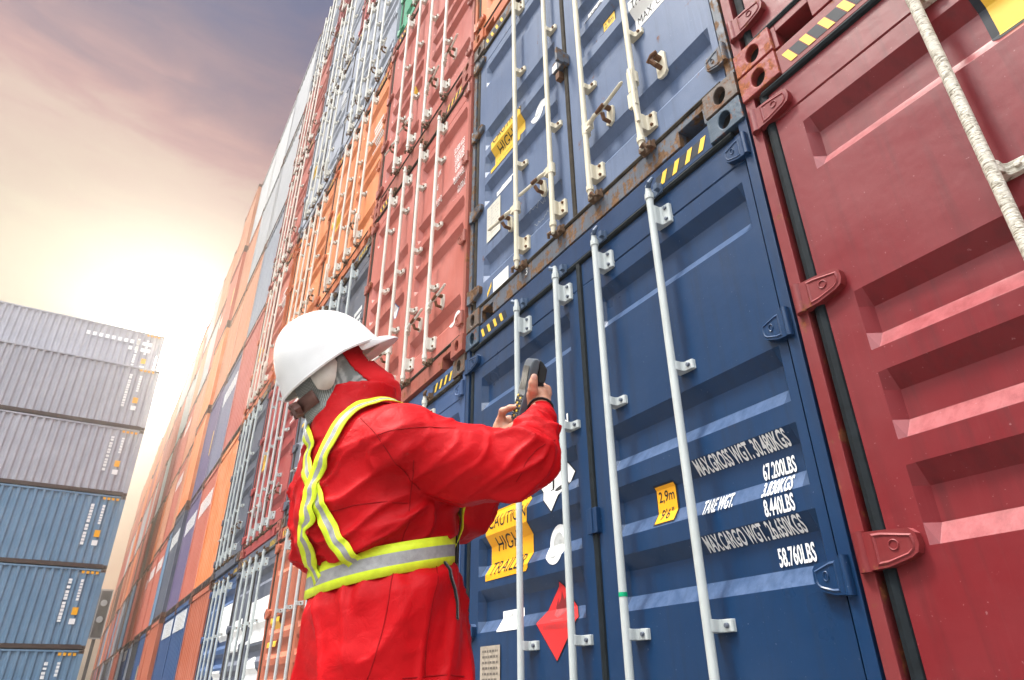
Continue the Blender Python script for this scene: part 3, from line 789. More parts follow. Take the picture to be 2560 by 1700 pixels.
# paint and stickers on them
s_ = dc[2, 1]; H2 = 2.85; d = Decal(H2)
for t_, z in (('32,500 KGS', 2.05), ('71,650 LBS', 1.965), ('3,890 KGS', 1.90), ('8,580 LBS', 1.82), ('28,610 KGS', 1.72), ('63,070 LBS', 1.63), ('2,693 CUFT', 1.54)): d.text(t_, 1.10, z, .062, m_decal_w, xs=.46, right=True, bold=.01)
for t_, z in (('MAX.W.', 2.05), ('TARE', 1.90), ('PAYLOAD', 1.72), ('CUBE', 1.54)): d.text(t_, .50, z, .062, m_decal_w, xs=.46, bold=.01)
d.build('weight_lettering', s_)
d = Decal(H2); d.rect(-1.0, -.62, .80, .98, m_decal_k, .002); d.rect(-.99, -.63, .81, .97, m_decal_y, .0035); d.text('CAUTION', -.96, .855, .07, m_decal_k, xs=.72); d.build('caution_sign', s_)
d = Decal(H2); d.poly([(-.42, 1.12), (-.34, 1.0), (-.26, 1.12), (-.34, 1.24)], m_blueemb, .002); d.poly([(-.405, 1.12), (-.34, 1.02), (-.275, 1.12), (-.34, 1.22)], m_decal_w, .0035); d.build('diamond_sticker', s_)
d = Decal(H2); d.polys([oval(1.0, .36, .06, .075)], m_decal_w, .003)
for dx, dz in ((0, .03), (-.022, -.015), (.022, -.015)): d.polys([oval(1.0 + dx, .36 + dz, .010, .012, 10)], m_decal_r, .0042)
d.build('round_sticker', s_)
s_ = dc[2, 2]; d = Decal(2.9)
d.text('MAX', .78, 2.05, .06, m_decal_w, xs=.6); d.text('TARE', .78, 1.92, .06, m_decal_w, xs=.6); d.build('weight_lettering', s_)
d = Decal(2.9); d.rect(.86, 1.06, 1.62, 1.82, m_decal_w); d.build('white_sticker', s_)
d = Decal(2.9); d.poly([(-.42, 1.15), (-.28, 1.08), (-.24, 1.2), (-.38, 1.28)], m_decal_y); d.build('torn_sticker', s_)
for kk, rr_ in ((3, 1), (4, 1), (3, 2), (5, 2), (4, 3), (3, 0)):
    s_ = dc[kk, rr_]; Hq = 2.93; d = Decal(Hq)
    rq = random.Random(kk * 9 + rr_)
    for j in range(6):
        wd = rq.uniform(.24, .42); z = 2.0 - j * .09
        x = 1.05 - wd; d = Decal(Hq)
        while x < 1.05: d.rect(x, min(x + .026, 1.05), z, z + .055, m_decal_w); x += .038
        d.build('lettering_line', s_)
    d = Decal(Hq); d.rect(-1.0, -.60, 1.25, 1.55, m_decal_y); d.build('caution_sign', s_)
s_ = dc[4, 0]
for q in ([(.15, 1.35), (1.12, 1.35), (1.12, 1.85), (.15, 1.85)], oval(.62, .86, .40, .34, 26), [(-1.0, 1.3), (-.3, 1.3), (-.3, 1.7), (-1.0, 1.7)]): d = Decal(2.57); d.poly(q, m_decal_w); d.build('white_emblem', s_)
s_ = dc[5, 0]
for q in ((.3, 1.08, 1.5, 2.0), (.3, 1.0, .9, 1.1)): d = Decal(2.57); d.rect(*q, m_decal_w); d.build('white_emblem', s_)

# ------------------------------------------------------------------ blind-ended stacks running away
rnd = random.Random(21)
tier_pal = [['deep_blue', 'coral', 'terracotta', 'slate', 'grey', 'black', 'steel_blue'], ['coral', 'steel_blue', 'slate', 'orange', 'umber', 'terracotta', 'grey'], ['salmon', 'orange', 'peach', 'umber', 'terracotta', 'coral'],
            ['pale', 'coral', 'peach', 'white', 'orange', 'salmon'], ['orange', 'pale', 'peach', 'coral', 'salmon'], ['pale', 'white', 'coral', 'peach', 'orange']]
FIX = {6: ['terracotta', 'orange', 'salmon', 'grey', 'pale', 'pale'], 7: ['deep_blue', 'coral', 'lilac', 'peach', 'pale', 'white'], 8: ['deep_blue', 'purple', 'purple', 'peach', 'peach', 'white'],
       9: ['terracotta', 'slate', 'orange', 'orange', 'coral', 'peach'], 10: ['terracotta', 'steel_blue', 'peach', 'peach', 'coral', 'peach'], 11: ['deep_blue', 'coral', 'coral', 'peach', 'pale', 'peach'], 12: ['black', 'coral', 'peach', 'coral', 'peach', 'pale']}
NUMW = ['first', 'second', 'third', 'fourth', 'fifth', 'sixth', 'seventh', 'eighth', 'ninth', 'tenth', 'eleventh', 'twelfth', 'thirteenth', 'fourteenth', 'fifteenth', 'sixteenth', 'seventeenth', 'eighteenth', 'nineteenth',
        'twentieth', 'twenty-first', 'twenty-second', 'twenty-third', 'twenty-fourth', 'twenty-fifth', 'twenty-sixth']
NT = {29: 5, 30: 3, 31: 2}
PROT = {9: -.09, 13: .06, 16: -.05, 22: -.05}
for k in range(6, 32):
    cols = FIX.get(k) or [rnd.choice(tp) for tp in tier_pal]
    yo = PROT.get(k, rnd.uniform(-.012, .012)); dx = rnd.uniform(-.01, .01); zb = zground(ccx(k))
    for r_ in range(NT.get(k, 6)):
        z0, z1 = ZJ[3][r_], ZJ[3][r_ + 1]
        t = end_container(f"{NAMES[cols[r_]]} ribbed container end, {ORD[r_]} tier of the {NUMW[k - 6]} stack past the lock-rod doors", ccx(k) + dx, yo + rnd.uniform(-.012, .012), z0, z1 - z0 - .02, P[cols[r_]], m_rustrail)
        if k < 15 and cols[r_] in ('deep_blue', 'slate', 'coral', 'purple', 'steel_blue', 'lilac'):
            d = Decal(3, True, .018)
            if rnd.random() < .75:
                x = -.95
                while x < .75: d.rect(x, x + .12, 2.02, 2.40, m_decal_w); x += .21
                d.build('white_logo', t)
            else: d.rect(.7, .85, .9, 1.6, m_decal_y); d.build('yellow_label', t)

# ------------------------------------------------------------------ stack closing the lane, long sides towards us
BX = -31.9; ZB = [-.37, 2.23, 5.15, 8.07, 10.99, 13.95, 16.87]
for r_ in range(6):
    xb = BX - HW if r_ < 5 else BX - HW - 2.46
    H = ZB[r_ + 1] - ZB[r_] - .03
    y1 = -1.50 if r_ < 5 else -1.66
    bp_ = P['steel_blue'] if r_ < 3 else P['glow_wash']  # upper tiers: bleaching by the sky glow painted as a paler colour
    t = thing('shipping_container', f"{'steel blue' if r_ < 3 else 'glow-painted grey'} container seen along its ribbed side, {ORD[r_]} tier of the stack closing the lane", 'container', (xb, y1 - DEP, ZB[r_]), GRP)
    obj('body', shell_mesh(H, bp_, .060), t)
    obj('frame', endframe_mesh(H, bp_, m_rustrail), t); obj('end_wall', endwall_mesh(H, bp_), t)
    b = MB()
    for yy in (0, DEP - .18):
        for zz in (0, H - .125):
            for xx in (-HW - .004, HW - .158): b.box(xx, xx + .162, yy, yy + .18, zz, zz + .125); b.box(xx + .16, xx + .164, yy + .06, yy + .12, zz + .035, zz + .09, 1)
    obj('corner_casting', b.mesh('corner_casting', [P['blue_cast'], m_dark]), t)
    b = MB(); X = HW + .004
    for q in range(4): b.box(X - .006, X, DEP - .34 - q * .16, DEP - .24 - q * .16, H - .20, H - .10)
    obj('hazard_stripe', b.mesh('hazard_stripe', m_decal_o), t)
    b = MB(); zz = H - .42; rr = random.Random(r_)
    while zz > .95: h_ = rr.uniform(.07, .12); b.box(X - .008, X, DEP - 1.17, DEP - 1.05, zz - h_, zz); zz -= h_ + rr.choice((.02, .03, .03, .07))
    obj('side_numbering', b.mesh('side_numbering', m_decal_w), t); b = MB()
    zz = H - .42
    while zz > 1.75: h_ = rr.uniform(.07, .11); b.box(X - .008, X, DEP - .76, DEP - .66, zz - h_, zz); zz -= h_ + .03
    obj('side_numbering', b.mesh('side_numbering', m_decal_w), t)
    b = MB(); b.box(X - .008, X, DEP - .78, DEP - .58, .85, 1.05); obj('white_label', b.mesh('white_label', m_decal_w), t)
    b = MB(); b.box(X - .008, X, DEP - .78, DEP - .58, 1.18, 1.45); obj('height_label', b.mesh('height_label', m_decal_o), t)
    if r_ == 5:
        b = MB(); rr = random.Random(2)
        for row, n in ((2.35, 11), (2.0, 4)):
            for q in range(n): b.box(X - .008, X, DEP - .5 - q * .27 - .16, DEP - .5 - q * .27, row - .2, row)
        obj('white_logo', b.mesh('white_logo', m_decal_w), t)
for r_ in range(5):      # the column behind it, which carries the topmost one
    H = ZB[r_ + 1] - ZB[r_] - .03
    t = thing('shipping_container', f"slate grey container in the {ORD[r_]} tier right behind the stack closing the lane", 'container', (BX - HW - 2.46, -1.58 - DEP, ZB[r_]), GRP)
    obj('body', shell_mesh(H, P['slate']), t); obj('frame', endframe_mesh(H, P['slate'], m_rustrail), t); obj('end_wall', endwall_mesh(H, P['slate']), t)

# dark equipment panel jutting out at the far end of the wall
ex, ey = -70.0, -.95
t = thing('equipment_rack', 'dark boxy rack with pale round fittings jutting out at the far end of the wall', 'rack', (ex, ey, 0))
b = MB(); b.box(-.3, .3, -.95, .75, 4.9, 8.6); o = obj('cabinet', b.mesh('cabinet', P['black']), t)
b = MB()
for yy in (-.98, -.12, .72): b.box(.28, .36, yy, yy + .07, 4.8, 8.7)
b.box(.28, .36, -.98, .79, 8.6, 8.72); b.box(.28, .36, -.98, .79, 4.8, 4.9)
obj('rack_frame', b.mesh('rack_frame', P['pale']), t)
for yy, zz in ((-.5, 8.0), (-.5, 7.3), (.3, 7.6), (-.5, 6.0), (.3, 6.3), (-.5, 5.5)):
    b = MB(); b.tube([(.30, yy, zz), (.42, yy, zz), (.46, yy, zz)], [.20, .26, .24], 12); obj('lamp_housing', b.mesh('lamp_housing', P['pale'], True), t)
b = MB(); b.box(-.12, .12, .15, .4, -.5, 4.9); obj('mast', b.mesh('mast', P['black']), t)

# ------------------------------------------------------------------ haze
b = MB(); b.box(-910, 910, -910, 910, -1.6, 18.2)
hz = obj('haze', b.mesh('haze', None) if False else b.mesh('haze', [])); hz['kind'] = 'stuff'; hz.display_type = 'WIRE'
mh = bpy.data.materials.new('haze_air'); mh.use_nodes = True; hn = mh.node_tree; hn.nodes.clear()
pv = N(hn, 'ShaderNodeVolumePrincipled'); pv.inputs['Color'].default_value = (1.0, .94, .86, 1); pv.inputs['Density'].default_value = .0065; pv.inputs['Anisotropy'].default_value = .86
ho = N(hn, 'ShaderNodeOutputMaterial'); L(hn, pv.outputs[0], ho.inputs['Volume']); hz.data.materials.append(mh)
d = Decal(WB); sx_, sz_ = -.446, 2.292
d.poly([(sx_ + .02, sz_), (sx_ + .62, sz_), (sx_ + .62, sz_ + .40), (sx_ + .02, sz_ + .40), (sx_, sz_ + .38), (sx_, sz_ + .02)], m_decal_navy, .002)
d.rect(sx_ + .022, sx_ + .60, sz_ + .022, sz_ + .378, m_decal_y, .0035)
for j, t_ in enumerate(('SUPER', 'HEAVY')): d.text(t_, sx_ + .115, sz_ + .125 - j * .062, .036, m_boltr, xs=.9)
d.build('warning_sign', red0, 'yellow warning sign with a dark border')
# ------------------------------------------------------------------ the worker (volumes blended into continuous surfaces)
class Field:
    """distance field on a grid, meshed with surface nets"""
    def __init__(s, lo, hi, h):
        s.lo = np.array(lo, float); s.h = h; s.n = np.ceil((np.array(hi) - s.lo) / h).astype(int) + 1
        s.d = np.full(s.n, .06, np.float32)
    def _sub(s, lo, hi):
        a = np.clip(np.floor((np.array(lo) - s.lo) / s.h).astype(int), 0, s.n - 1); b = np.clip(np.ceil((np.array(hi) - s.lo) / s.h).astype(int) + 1, 1, s.n)
        sl = tuple(slice(i, max(j, i + 1)) for i, j in zip(a, b))
        ax = [(s.lo[i] + s.h * np.arange(sl[i].start, sl[i].stop)).astype(np.float32) for i in range(3)]
        return sl, np.meshgrid(*ax, indexing='ij', sparse=True)
    def _mix(s, sl, dn, k):
        o = s.d[sl]
        if k <= 0: s.d[sl] = np.minimum(o, dn); return
        hh = np.maximum(k - np.abs(o - dn), 0) / k
        s.d[sl] = np.minimum(o, dn) - hh * hh * k * .25
    def cap(s, a, b, ra, rb, k=.01):
        a = np.array(a, float); b = np.array(b, float); m = max(ra, rb) + .06
        sl, (X, Y, Z) = s._sub(np.minimum(a, b) - m, np.maximum(a, b) + m)
        ab = b - a; L2 = max(ab @ ab, 1e-9)
        t = np.clip(((X - a[0]) * ab[0] + (Y - a[1]) * ab[1] + (Z - a[2]) * ab[2]) / L2, 0, 1)
        d = np.sqrt((X - a[0] - t * ab[0]) ** 2 + (Y - a[1] - t * ab[1]) ** 2 + (Z - a[2] - t * ab[2]) ** 2) - (ra + (rb - ra) * t)
        s._mix(sl, d.astype(np.float32), k)
    def chain(s, pts, rs, k=.008):
        for i in range(len(pts) - 1): s.cap(pts[i], pts[i + 1], rs[i], rs[i + 1], k)
    def ell(s, c, ax, r, k=.01):
        """ellipsoid with axis vectors ax and radii r"""
        c = np.array(c, float); m = max(r) + .06; sl, (X, Y, Z) = s._sub(c - m, c + m)
        q = [((X - c[0]) * A[0] + (Y - c[1]) * A[1] + (Z - c[2]) * A[2]) / R_ for A, R_ in zip(ax, r)]
        k0 = np.sqrt(q[0] ** 2 + q[1] ** 2 + q[2] ** 2); k1 = np.sqrt(sum((qq / R_) ** 2 for qq, R_ in zip(q, r))) + 1e-6
        s._mix(sl, (k0 * (k0 - 1) / k1).astype(np.float32), k)
    def loft(s, rings, k=.02, ex=2.3, tilt=0.0):
        """rings: (z, cx, cy, hx, hy); stacked ovals; tilt shears z with y"""
        r = np.array(rings, float)
        m = .09; lo = (r[:, 1] - r[:, 3]).min() - m, (r[:, 2] - r[:, 4]).min() - m, r[:, 0].min() - m; hi = (r[:, 1] + r[:, 3]).max() + m, (r[:, 2] + r[:, 4]).max() + m, r[:, 0].max() + m
        sl, (X, Y, Z) = s._sub(lo, hi)
        cy0 = r[:, 2].mean(); Zs = Z - tilt * (Y - cy0)
        f = lambda j: np.interp(Zs, r[:, 0], r[:, j])
        hx, hy = f(3), f(4)
        q = (np.abs((X - f(1)) / hx) ** ex + np.abs((Y - f(2)) / hy) ** ex) ** (1 / ex)
        d = (q - 1) * np.minimum(hx, hy)
        d = np.maximum(d, np.maximum(r[0, 0] - Zs, Zs - r[-1, 0]))
        s._mix(sl, d.astype(np.float32), k)
    def mesh(s):
        d = s.d; n = d.shape
        sg = d < 0
        c = [(i, j, k) for i in (0, 1) for j in (0, 1) for k in (0, 1)]
        cut = lambda a, o: a[o[0]:n[0] - 1 + o[0], o[1]:n[1] - 1 + o[1], o[2]:n[2] - 1 + o[2]]
        cnt = sum(cut(sg, o).astype(np.int8) for o in c)
        act = (cnt > 0) & (cnt < 8); idx = np.argwhere(act)
        num = np.zeros((len(idx), 3)); den = np.zeros(len(idx))
        val = {o: d[idx[:, 0] + o[0], idx[:, 1] + o[1], idx[:, 2] + o[2]] for o in c}
        for a in c:
            for ax in range(3):
                if a[ax] == 0:
                    b_ = list(a); b_[ax] = 1; b_ = tuple(b_); va, vb = val[a], val[b_]
                    x = (va < 0) != (vb < 0); t = np.where(x, va / np.where(x, va - vb, 1), 0)
                    p = np.array(a, float)[None, :].repeat(len(idx), 0); p[:, ax] += t
                    num += p * x[:, None]; den += x
        V = s.lo + s.h * (idx + num / den[:, None])
        vid = np.full(act.shape, -1, np.int32); vid[act] = np.arange(len(idx))
        F = []
        for ax in range(3):
            o = [0, 0, 0]; o[ax] = 1
            A = sg[:n[0] - o[0], :n[1] - o[1], :n[2] - o[2]]; B = sg[o[0]:, o[1]:, o[2]:]
            e = np.argwhere(A != B); u, v = [(1, 2), (2, 0), (0, 1)][ax]
            ok = (e[:, u] > 0) & (e[:, v] > 0) & (e[:, u] < n[u] - 1) & (e[:, v] < n[v] - 1); e = e[ok]
            flip = ~A[e[:, 0], e[:, 1], e[:, 2]]
            def g(du, dv):
                q = e.copy(); q[:, u] -= du; q[:, v] -= dv; return vid[q[:, 0], q[:, 1], q[:, 2]]
            quad = np.stack([g(1, 1), g(0, 1), g(0, 0), g(1, 0)], 1); quad[flip] = quad[flip][:, ::-1]
            F.append(quad)
        F = np.concatenate(F); F = F[(F >= 0).all(1)]
        return V, F
def relax(V, F, it, lam=.5):
    n = len(V); E = np.concatenate([F[:, [0, 1]], F[:, [1, 2]], F[:, [2, 3]], F[:, [3, 0]]]); E = np.concatenate([E, E[:, ::-1]])
    cnt = np.bincount(E[:, 0], minlength=n)[:, None]
    for i in range(it):
        for l in (lam, -lam * 1.02):
            acc = np.stack([np.bincount(E[:, 0], weights=V[E[:, 1], j], minlength=n) for j in range(3)], 1) / np.maximum(cnt, 1)
            V = V + l * (acc - V)
    return V
def vnormals(V, F):
    fn = np.cross(V[F[:, 2]] - V[F[:, 0]], V[F[:, 3]] - V[F[:, 1]]); N_ = np.zeros_like(V)
    for j in range(4):
        for a in range(3): N_[:, a] += np.bincount(F[:, j], weights=fn[:, a], minlength=len(V))
    return N_ / (np.linalg.norm(N_, axis=1, keepdims=True) + 1e-12)
def largest(V, F):
    """keep the biggest connected piece"""
    lab = np.arange(len(V))
    for _ in range(4000):
        m = lab[F].min(1); new = lab.copy()
        for j in range(4): np.minimum.at(new, F[:, j], m)
        new = new[new]
        if (new == lab).all(): break
        lab = new
    u, cnt = np.unique(lab, return_counts=True); keep = lab == u[cnt.argmax()]
    mp_ = np.cumsum(keep) - 1; return V[keep], mp_[F[keep[F[:, 0]]]]
def vnoise(Pt, seed=0):
    """smooth value noise in 3-D, range about -1..1"""
    i = np.floor(Pt).astype(np.int64); f = Pt - i; f = f * f * f * (f * (f * 6 - 15) + 10); r = 0
    for o in [(a, b_, c_) for a in (0, 1) for b_ in (0, 1) for c_ in (0, 1)]:
        q = i + np.array(o); hsh = (q[:, 0] * 374761393 + q[:, 1] * 668265263 + q[:, 2] * 1274126177 + seed * 974711) & 0x7fffffff
        hsh = ((hsh ^ (hsh >> 13)) * 1274126177) & 0x7fffffff; v = ((hsh ^ (hsh >> 16)) & 0xffff) / 32767.5 - 1
        r = r + v * np.prod([f[:, a] if o[a] else 1 - f[:, a] for a in range(3)], axis=0)
    return r
def npmesh(name, V, F, mats, smooth=True):
    me = bpy.data.meshes.new(name); me.from_pydata(V.tolist(), [], F.tolist())
    for m in (mats if isinstance(mats, list) else [mats]): me.materials.append(m)
    if smooth: me.polygons.foreach_set('use_smooth', [True] * len(me.polygons))
    me.update(); return me
A = lambda px, py, d: np.array(at(px, py, d))
PB = Vector((-1.66, -1.18, 0))
person = thing('person', 'worker in red jacket and white hard hat holding a scanner up to the navy doors', 'person', PB)
def pobj(name, V, F, mats, parent=None, smooth=True):
    return obj(name, npmesh(name, V - np.array(PB), F, mats, smooth), parent or person)
# cloth and skin
def cloth(name, rgb, rough=.62, weave=900, bump=.12, sheen=.25):
    m, nt, p = newmat(name); tc = N(nt, 'ShaderNodeTexCoord')
    n = N(nt, 'ShaderNodeTexNoise'); n.inputs['Scale'].default_value = 7; n.inputs['Detail'].default_value = 6; L(nt, tc.outputs['Object'], n.inputs['Vector'])
    L(nt, ramp(nt, n.outputs[0], [(.3, tuple(x * .86 for x in rgb)), (.7, tuple(min(1, x * 1.1) for x in rgb))]), p.inputs['Base Color'])
    p.inputs['Roughness'].default_value = rough; p.inputs['Sheen Weight'].default_value = sheen; p.inputs['Specular IOR Level'].default_value = .14
    w1 = N(nt, 'ShaderNodeTexNoise'); w1.inputs['Scale'].default_value = weave; w1.inputs['Detail'].default_value = 1; L(nt, tc.outputs['Object'], w1.inputs['Vector'])
    n2 = N(nt, 'ShaderNodeTexNoise'); n2.inputs['Scale'].default_value = 26; n2.inputs['Detail'].default_value = 3; n2.inputs['Distortion'].default_value = .8; L(nt, tc.outputs['Object'], n2.inputs['Vector'])
    b = N(nt, 'ShaderNodeBump'); b.inputs['Strength'].default_value = bump; b.inputs['Distance'].default_value = .01
    L(nt, math_n(nt, 'ADD', math_n(nt, 'MULTIPLY', w1.outputs[0], .06), n2.outputs[0]), b.inputs['Height']); L(nt, b.outputs[0], p.inputs['Normal'])
    return m
m_jacket = cloth('jacket_red', (.45, .0026, .006), .55, 700, .30, .0)
m_hoodred = cloth('face_cloth_red', (.58, .008, .012), .7, 700, .2, .05)
m_trou = cloth('trouser_navy', (.02, .025, .05))
m_yel = simple('hi_vis_yellow', (.66, .80, .03), .55, 0, .12, 30, .2)
m_refl = simple('reflective_grey', (.33, .33, .325), .4, .1, .16, 60, .2)
m_cuff = cloth('knit_black', (.012, .012, .013), .9, 300, .5)
m_helm = simple('helmet_white', (.68, .68, .67), .28, 0, .07, 11, .02)
m_strapb = simple('harness_brown', (.13, .062, .05), .55, 0, .15, 30, .1)
m_padding = simple('harness_cream', (.62, .60, .55), .5)
# knitted grey
m_knit, kn, kp = newmat('knit_grey'); ktc = N(kn, 'ShaderNodeTexCoord')
wv = []
for ax_ in ((1, 0, 0), (0, 0, 1)):
    q = N(kn, 'ShaderNodeTexWave', bands_direction='X' if ax_[0] else 'Z'); q.inputs['Scale'].default_value = 95; q.inputs['Distortion'].default_value = 1.2; q.inputs['Detail'].default_value = 2
    L(kn, ktc.outputs['Object'], q.inputs['Vector']); wv.append(q.outputs['Fac'])
kh = math_n(kn, 'MULTIPLY', wv[0], wv[1])
L(kn, ramp(kn, kh, [(.05, (.16, .18, .17)), (.6, (.46, .49, .46))]), kp.inputs['Base Color']); kp.inputs['Roughness'].default_value = .9
kb = N(kn, 'ShaderNodeBump'); kb.inputs['Strength'].default_value = .35; kb.inputs['Distance'].default_value = .004; L(kn, kh, kb.inputs['Height']); L(kn, kb.outputs[0], kp.inputs['Normal'])
m_skin, sn, sp = newmat('skin'); stc = N(sn, 'ShaderNodeTexCoord'); s1 = N(sn, 'ShaderNodeTexNoise'); s1.inputs['Scale'].default_value = 45; s1.inputs['Detail'].default_value = 6; L(sn, stc.outputs['Object'], s1.inputs['Vector'])
L(sn, ramp(sn, s1.outputs[0], [(.3, (.43, .20, .125)), (.7, (.60, .33, .22))]), sp.inputs['Base Color']); sp.inputs['Roughness'].default_value = .48
sp.inputs['Subsurface Weight'].default_value = .12; sp.inputs['Subsurface Radius'].default_value = (.02, .008, .004); sp.inputs['Subsurface Scale'].default_value = .3
s2 = N(sn, 'ShaderNodeTexNoise'); s2.inputs['Scale'].default_value = 160; s2.inputs['Detail'].default_value = 3; L(sn, stc.outputs['Object'], s2.inputs['Vector'])
sb = N(sn, 'ShaderNodeBump'); sb.inputs['Strength'].default_value = .25; sb.inputs['Distance'].default_value = .003; L(sn, s2.outputs[0], sb.inputs['Height']); L(sn, sb.outputs[0], sp.inputs['Normal'])
m_nail = simple('nail', (.70, .44, .36), .3, 0, .05)

# joints
RS, RE, RW = A(1004, 1110, 1.63), A(1314, 1144, 1.63), A(1353, 1018, 1.82)
LS, LE, LW = np.array((-1.84, -1.27, 1.315)), A(1160, 1275, 1.96), A(1258, 1098, 1.915)
Z7 = lambda x, y, d: A(1180 + x / 6.03, 860 + y / 6.03, d)
hf = np.array((.05, .777, .627)); hf /= np.linalg.norm(hf); hu = np.array((0, -.629, .777)); hu -= hf * (hu @ hf); hu /= np.linalg.norm(hu); hr = np.cross(hf, hu)
HC = A(826, 918, 1.80)                     # middle of the helmet rim
HD = HC - hu * .035 + hf * .0             # head centre
NK = np.array((-1.635, -1.32, 1.40))

# --- body: head, neck, chest, arms and hands in one skin
bf = Field((-2.02, -1.62, 1.02), (-1.10, -.70, 1.74), .0034)
bf.ell(HD, (hf, hr, hu), (.100, .078, .118), .0)
bf.ell(HD + hf * .035 - hu * .055, (hf, hr, hu), (.062, .055, .060), .03)            # jaw
bf.cap(HD + hf * .098 - hu * .005, HD + hf * .112 - hu * .035, .010, .015, .015)       # nose
bf.cap(HD + hf * .086 - hu * .068 - hr * .02, HD + hf * .086 - hu * .068 + hr * .02, .009, .009, .008)   # lips
for s_ in (-1, 1): bf.ell(HD + hr * .080 * s_ - hu * .015 - hf * .01, (hf, hr, hu), (.016, .008, .030), .006)
bf.cap(NK, HD - hu * .07 - hf * .02, .062, .056, .03)
bf.loft([(1.06, -1.66, -1.22, .13, .09), (1.22, -1.66, -1.25, .13, .08), (1.30, -1.65, -1.28, .10, .07), (1.36, -1.64, -1.31, .06, .055)], .03)
bf.chain([NK - (0, -.02, .12), RS, RE, RW], [.05, .052, .042, .028], .03)
bf.chain([NK - (0, -.02, .12), LS, LE, LW], [.05, .052, .042, .028], .03)
# right hand behind the scanner, thumb along its near side
w0 = Z7(1000, 940, 1.835)
bf.chain([RW, w0, Z7(1010, 860, 1.838), Z7(1030, 770, 1.848)], [.026, .025, .028, .026], .012)
bf.cap(Z7(960, 880, 1.832), Z7(920, 760, 1.825), .022, .018, .012)
bf.cap(Z7(1090, 880, 1.855), Z7(1110, 760, 1.862), .017, .016, .012)
TH = [Z7(930, 800, 1.822), Z7(918, 690, 1.808), Z7(922, 590, 1.803), Z7(938, 500, 1.803)]
bf.chain(TH, [.0175, .0135, .0118, .0098], .006)
for pts, r0 in (([(1095, 740, 1.858), (1120, 690, 1.872), (1060, 640, 1.915), (900, 655, 1.945), (770, 700, 1.94)], .0135), ([(1090, 790, 1.862), (1128, 745, 1.876), (1060, 730, 1.92), (880, 800, 1.948), (735, 860, 1.936)], .0135),
                ([(1080, 840, 1.862), (1115, 815, 1.878), (1020, 840, 1.922), (800, 935, 1.945), (652, 1012, 1.925)], .0125), ([(1060, 880, 1.860), (1080, 880, 1.876), (960, 930, 1.912), (770, 1040, 1.935), (640, 1085, 1.92)], .011)):
    bf.chain([Z7(*q) for q in pts], [r0 + .002, r0, r0 - .002, r0 - .0035, r0 - .005], .006)
# left hand pressing the keys
bf.chain([LW, Z7(470, 1400, 1.90), Z7(455, 1300, 1.897), Z7(455, 1225, 1.897)], [.028, .025, .027, .023], .012)
bf.cap(Z7(520, 1370, 1.885), Z7(570, 1300, 1.868), .021, .017, .012)
bf.cap(Z7(500, 1330, 1.915), Z7(505, 1210, 1.918), .018, .016, .010)
LI = [Z7(440, 1215, 1.893), Z7(432, 1150, 1.889), Z7(462, 1015, 1.882), Z7(575, 965, 1.874), Z7(688, 948, 1.868)]
bf.chain(LI, [.016, .0125, .0105, .0092, .0075], .006)
LT = [Z7(560, 1310, 1.870), Z7(620, 1265, 1.860), Z7(680, 1215, 1.855), Z7(738, 1180, 1.852)]
bf.chain(LT, [.0185, .0150, .0128, .0100], .006)
bf.chain([Z7(485, 1215, 1.905), Z7(505, 1160, 1.908), Z7(562, 1130, 1.900), Z7(612, 1165, 1.888)], [.0145, .0115, .0100, .0080], .005)
bf.chain([Z7(510, 1230, 1.920), Z7(530, 1190, 1.926), Z7(585, 1180, 1.918), Z7(615, 1215, 1.902)], [.0135, .0108, .0095, .0078], .005)
bf.chain([Z7(515, 1270, 1.928), Z7(545, 1245, 1.936), Z7(590, 1240, 1.928), Z7(605, 1270, 1.912)], [.012, .0095, .0085, .0068], .005)
V, F = bf.mesh(); V, F = largest(V, F); V = relax(V, F, 3)
body = pobj('body', V, F, m_skin); del bf
def patch(name, c, n_, up, w_, h_, mat, parent, bulge=.002):
    n_ = np.array(n_, float); n_ /= np.linalg.norm(n_); up = np.array(up, float); up -= n_ * (up @ n_); up /= np.linalg.norm(up); sd_ = np.cross(up, n_)
    vs = [c + n_ * bulge]; m = 14
    for rr_, q in ((.6, .75), (1, 0), (1, -1.2)):
        for k in range(m):
            a = 2 * math.pi * k / m; ca, sa = math.cos(a), math.sin(a); ca = math.copysign(abs(ca) ** .7, ca); sa = math.copysign(abs(sa) ** .7, sa)
            vs.append(c + sd_ * w_ * rr_ * ca + up * h_ * rr_ * sa + n_ * bulge * q)
    fs = [(0, 1 + k, 1 + (k + 1) % m) for k in range(m)] + [(1 + r_ * m + k, 1 + (r_ + 1) * m + k, 1 + (r_ + 1) * m + (k + 1) % m, 1 + r_ * m + (k + 1) % m) for r_ in (0, 1) for k in range(m)]
    me = bpy.data.meshes.new(name); me.from_pydata([tuple(v - np.array(PB)) for v in vs], [], fs); me.materials.append(mat); smooth_mesh(me, 60); return obj(name, me, parent)
toC = lambda p: (np.array(CAM) - p) / np.linalg.norm(np.array(CAM) - p)
patch('fingernail', TH[3] + toC(TH[3]) * .0092 + (TH[3] - TH[2]) * .05, toC(TH[3]) + np.array(cR) * .15, TH[3] - TH[2], .0062, .0085, m_nail, body)
patch('fingernail', LT[3] + toC(LT[3]) * .0070 + np.array(cU) * .0065, toC(LT[3]) + np.array(cU) * .9, LT[3] - LT[2], .0060, .0085, m_nail, body)
patch('fingernail', LI[4] + np.array(cU) * .0072, np.array(cU) + toC(LI[4]) * .3, LI[4] - LI[3], .0050, .0075, m_nail, body)
for s_ in (-1, 1):
    ec = HD + hf * .089 + hr * .031 * s_ + hu * .012
    patch('eye', ec, hf, hu, .013, .007, simple('eye_white', (.75, .72, .68), .2), body, .004)
    patch('iris', ec + hf * .0035, hf, hu, .0055, .0055, simple('iris_dark', (.03, .018, .012), .15), body, .0012)

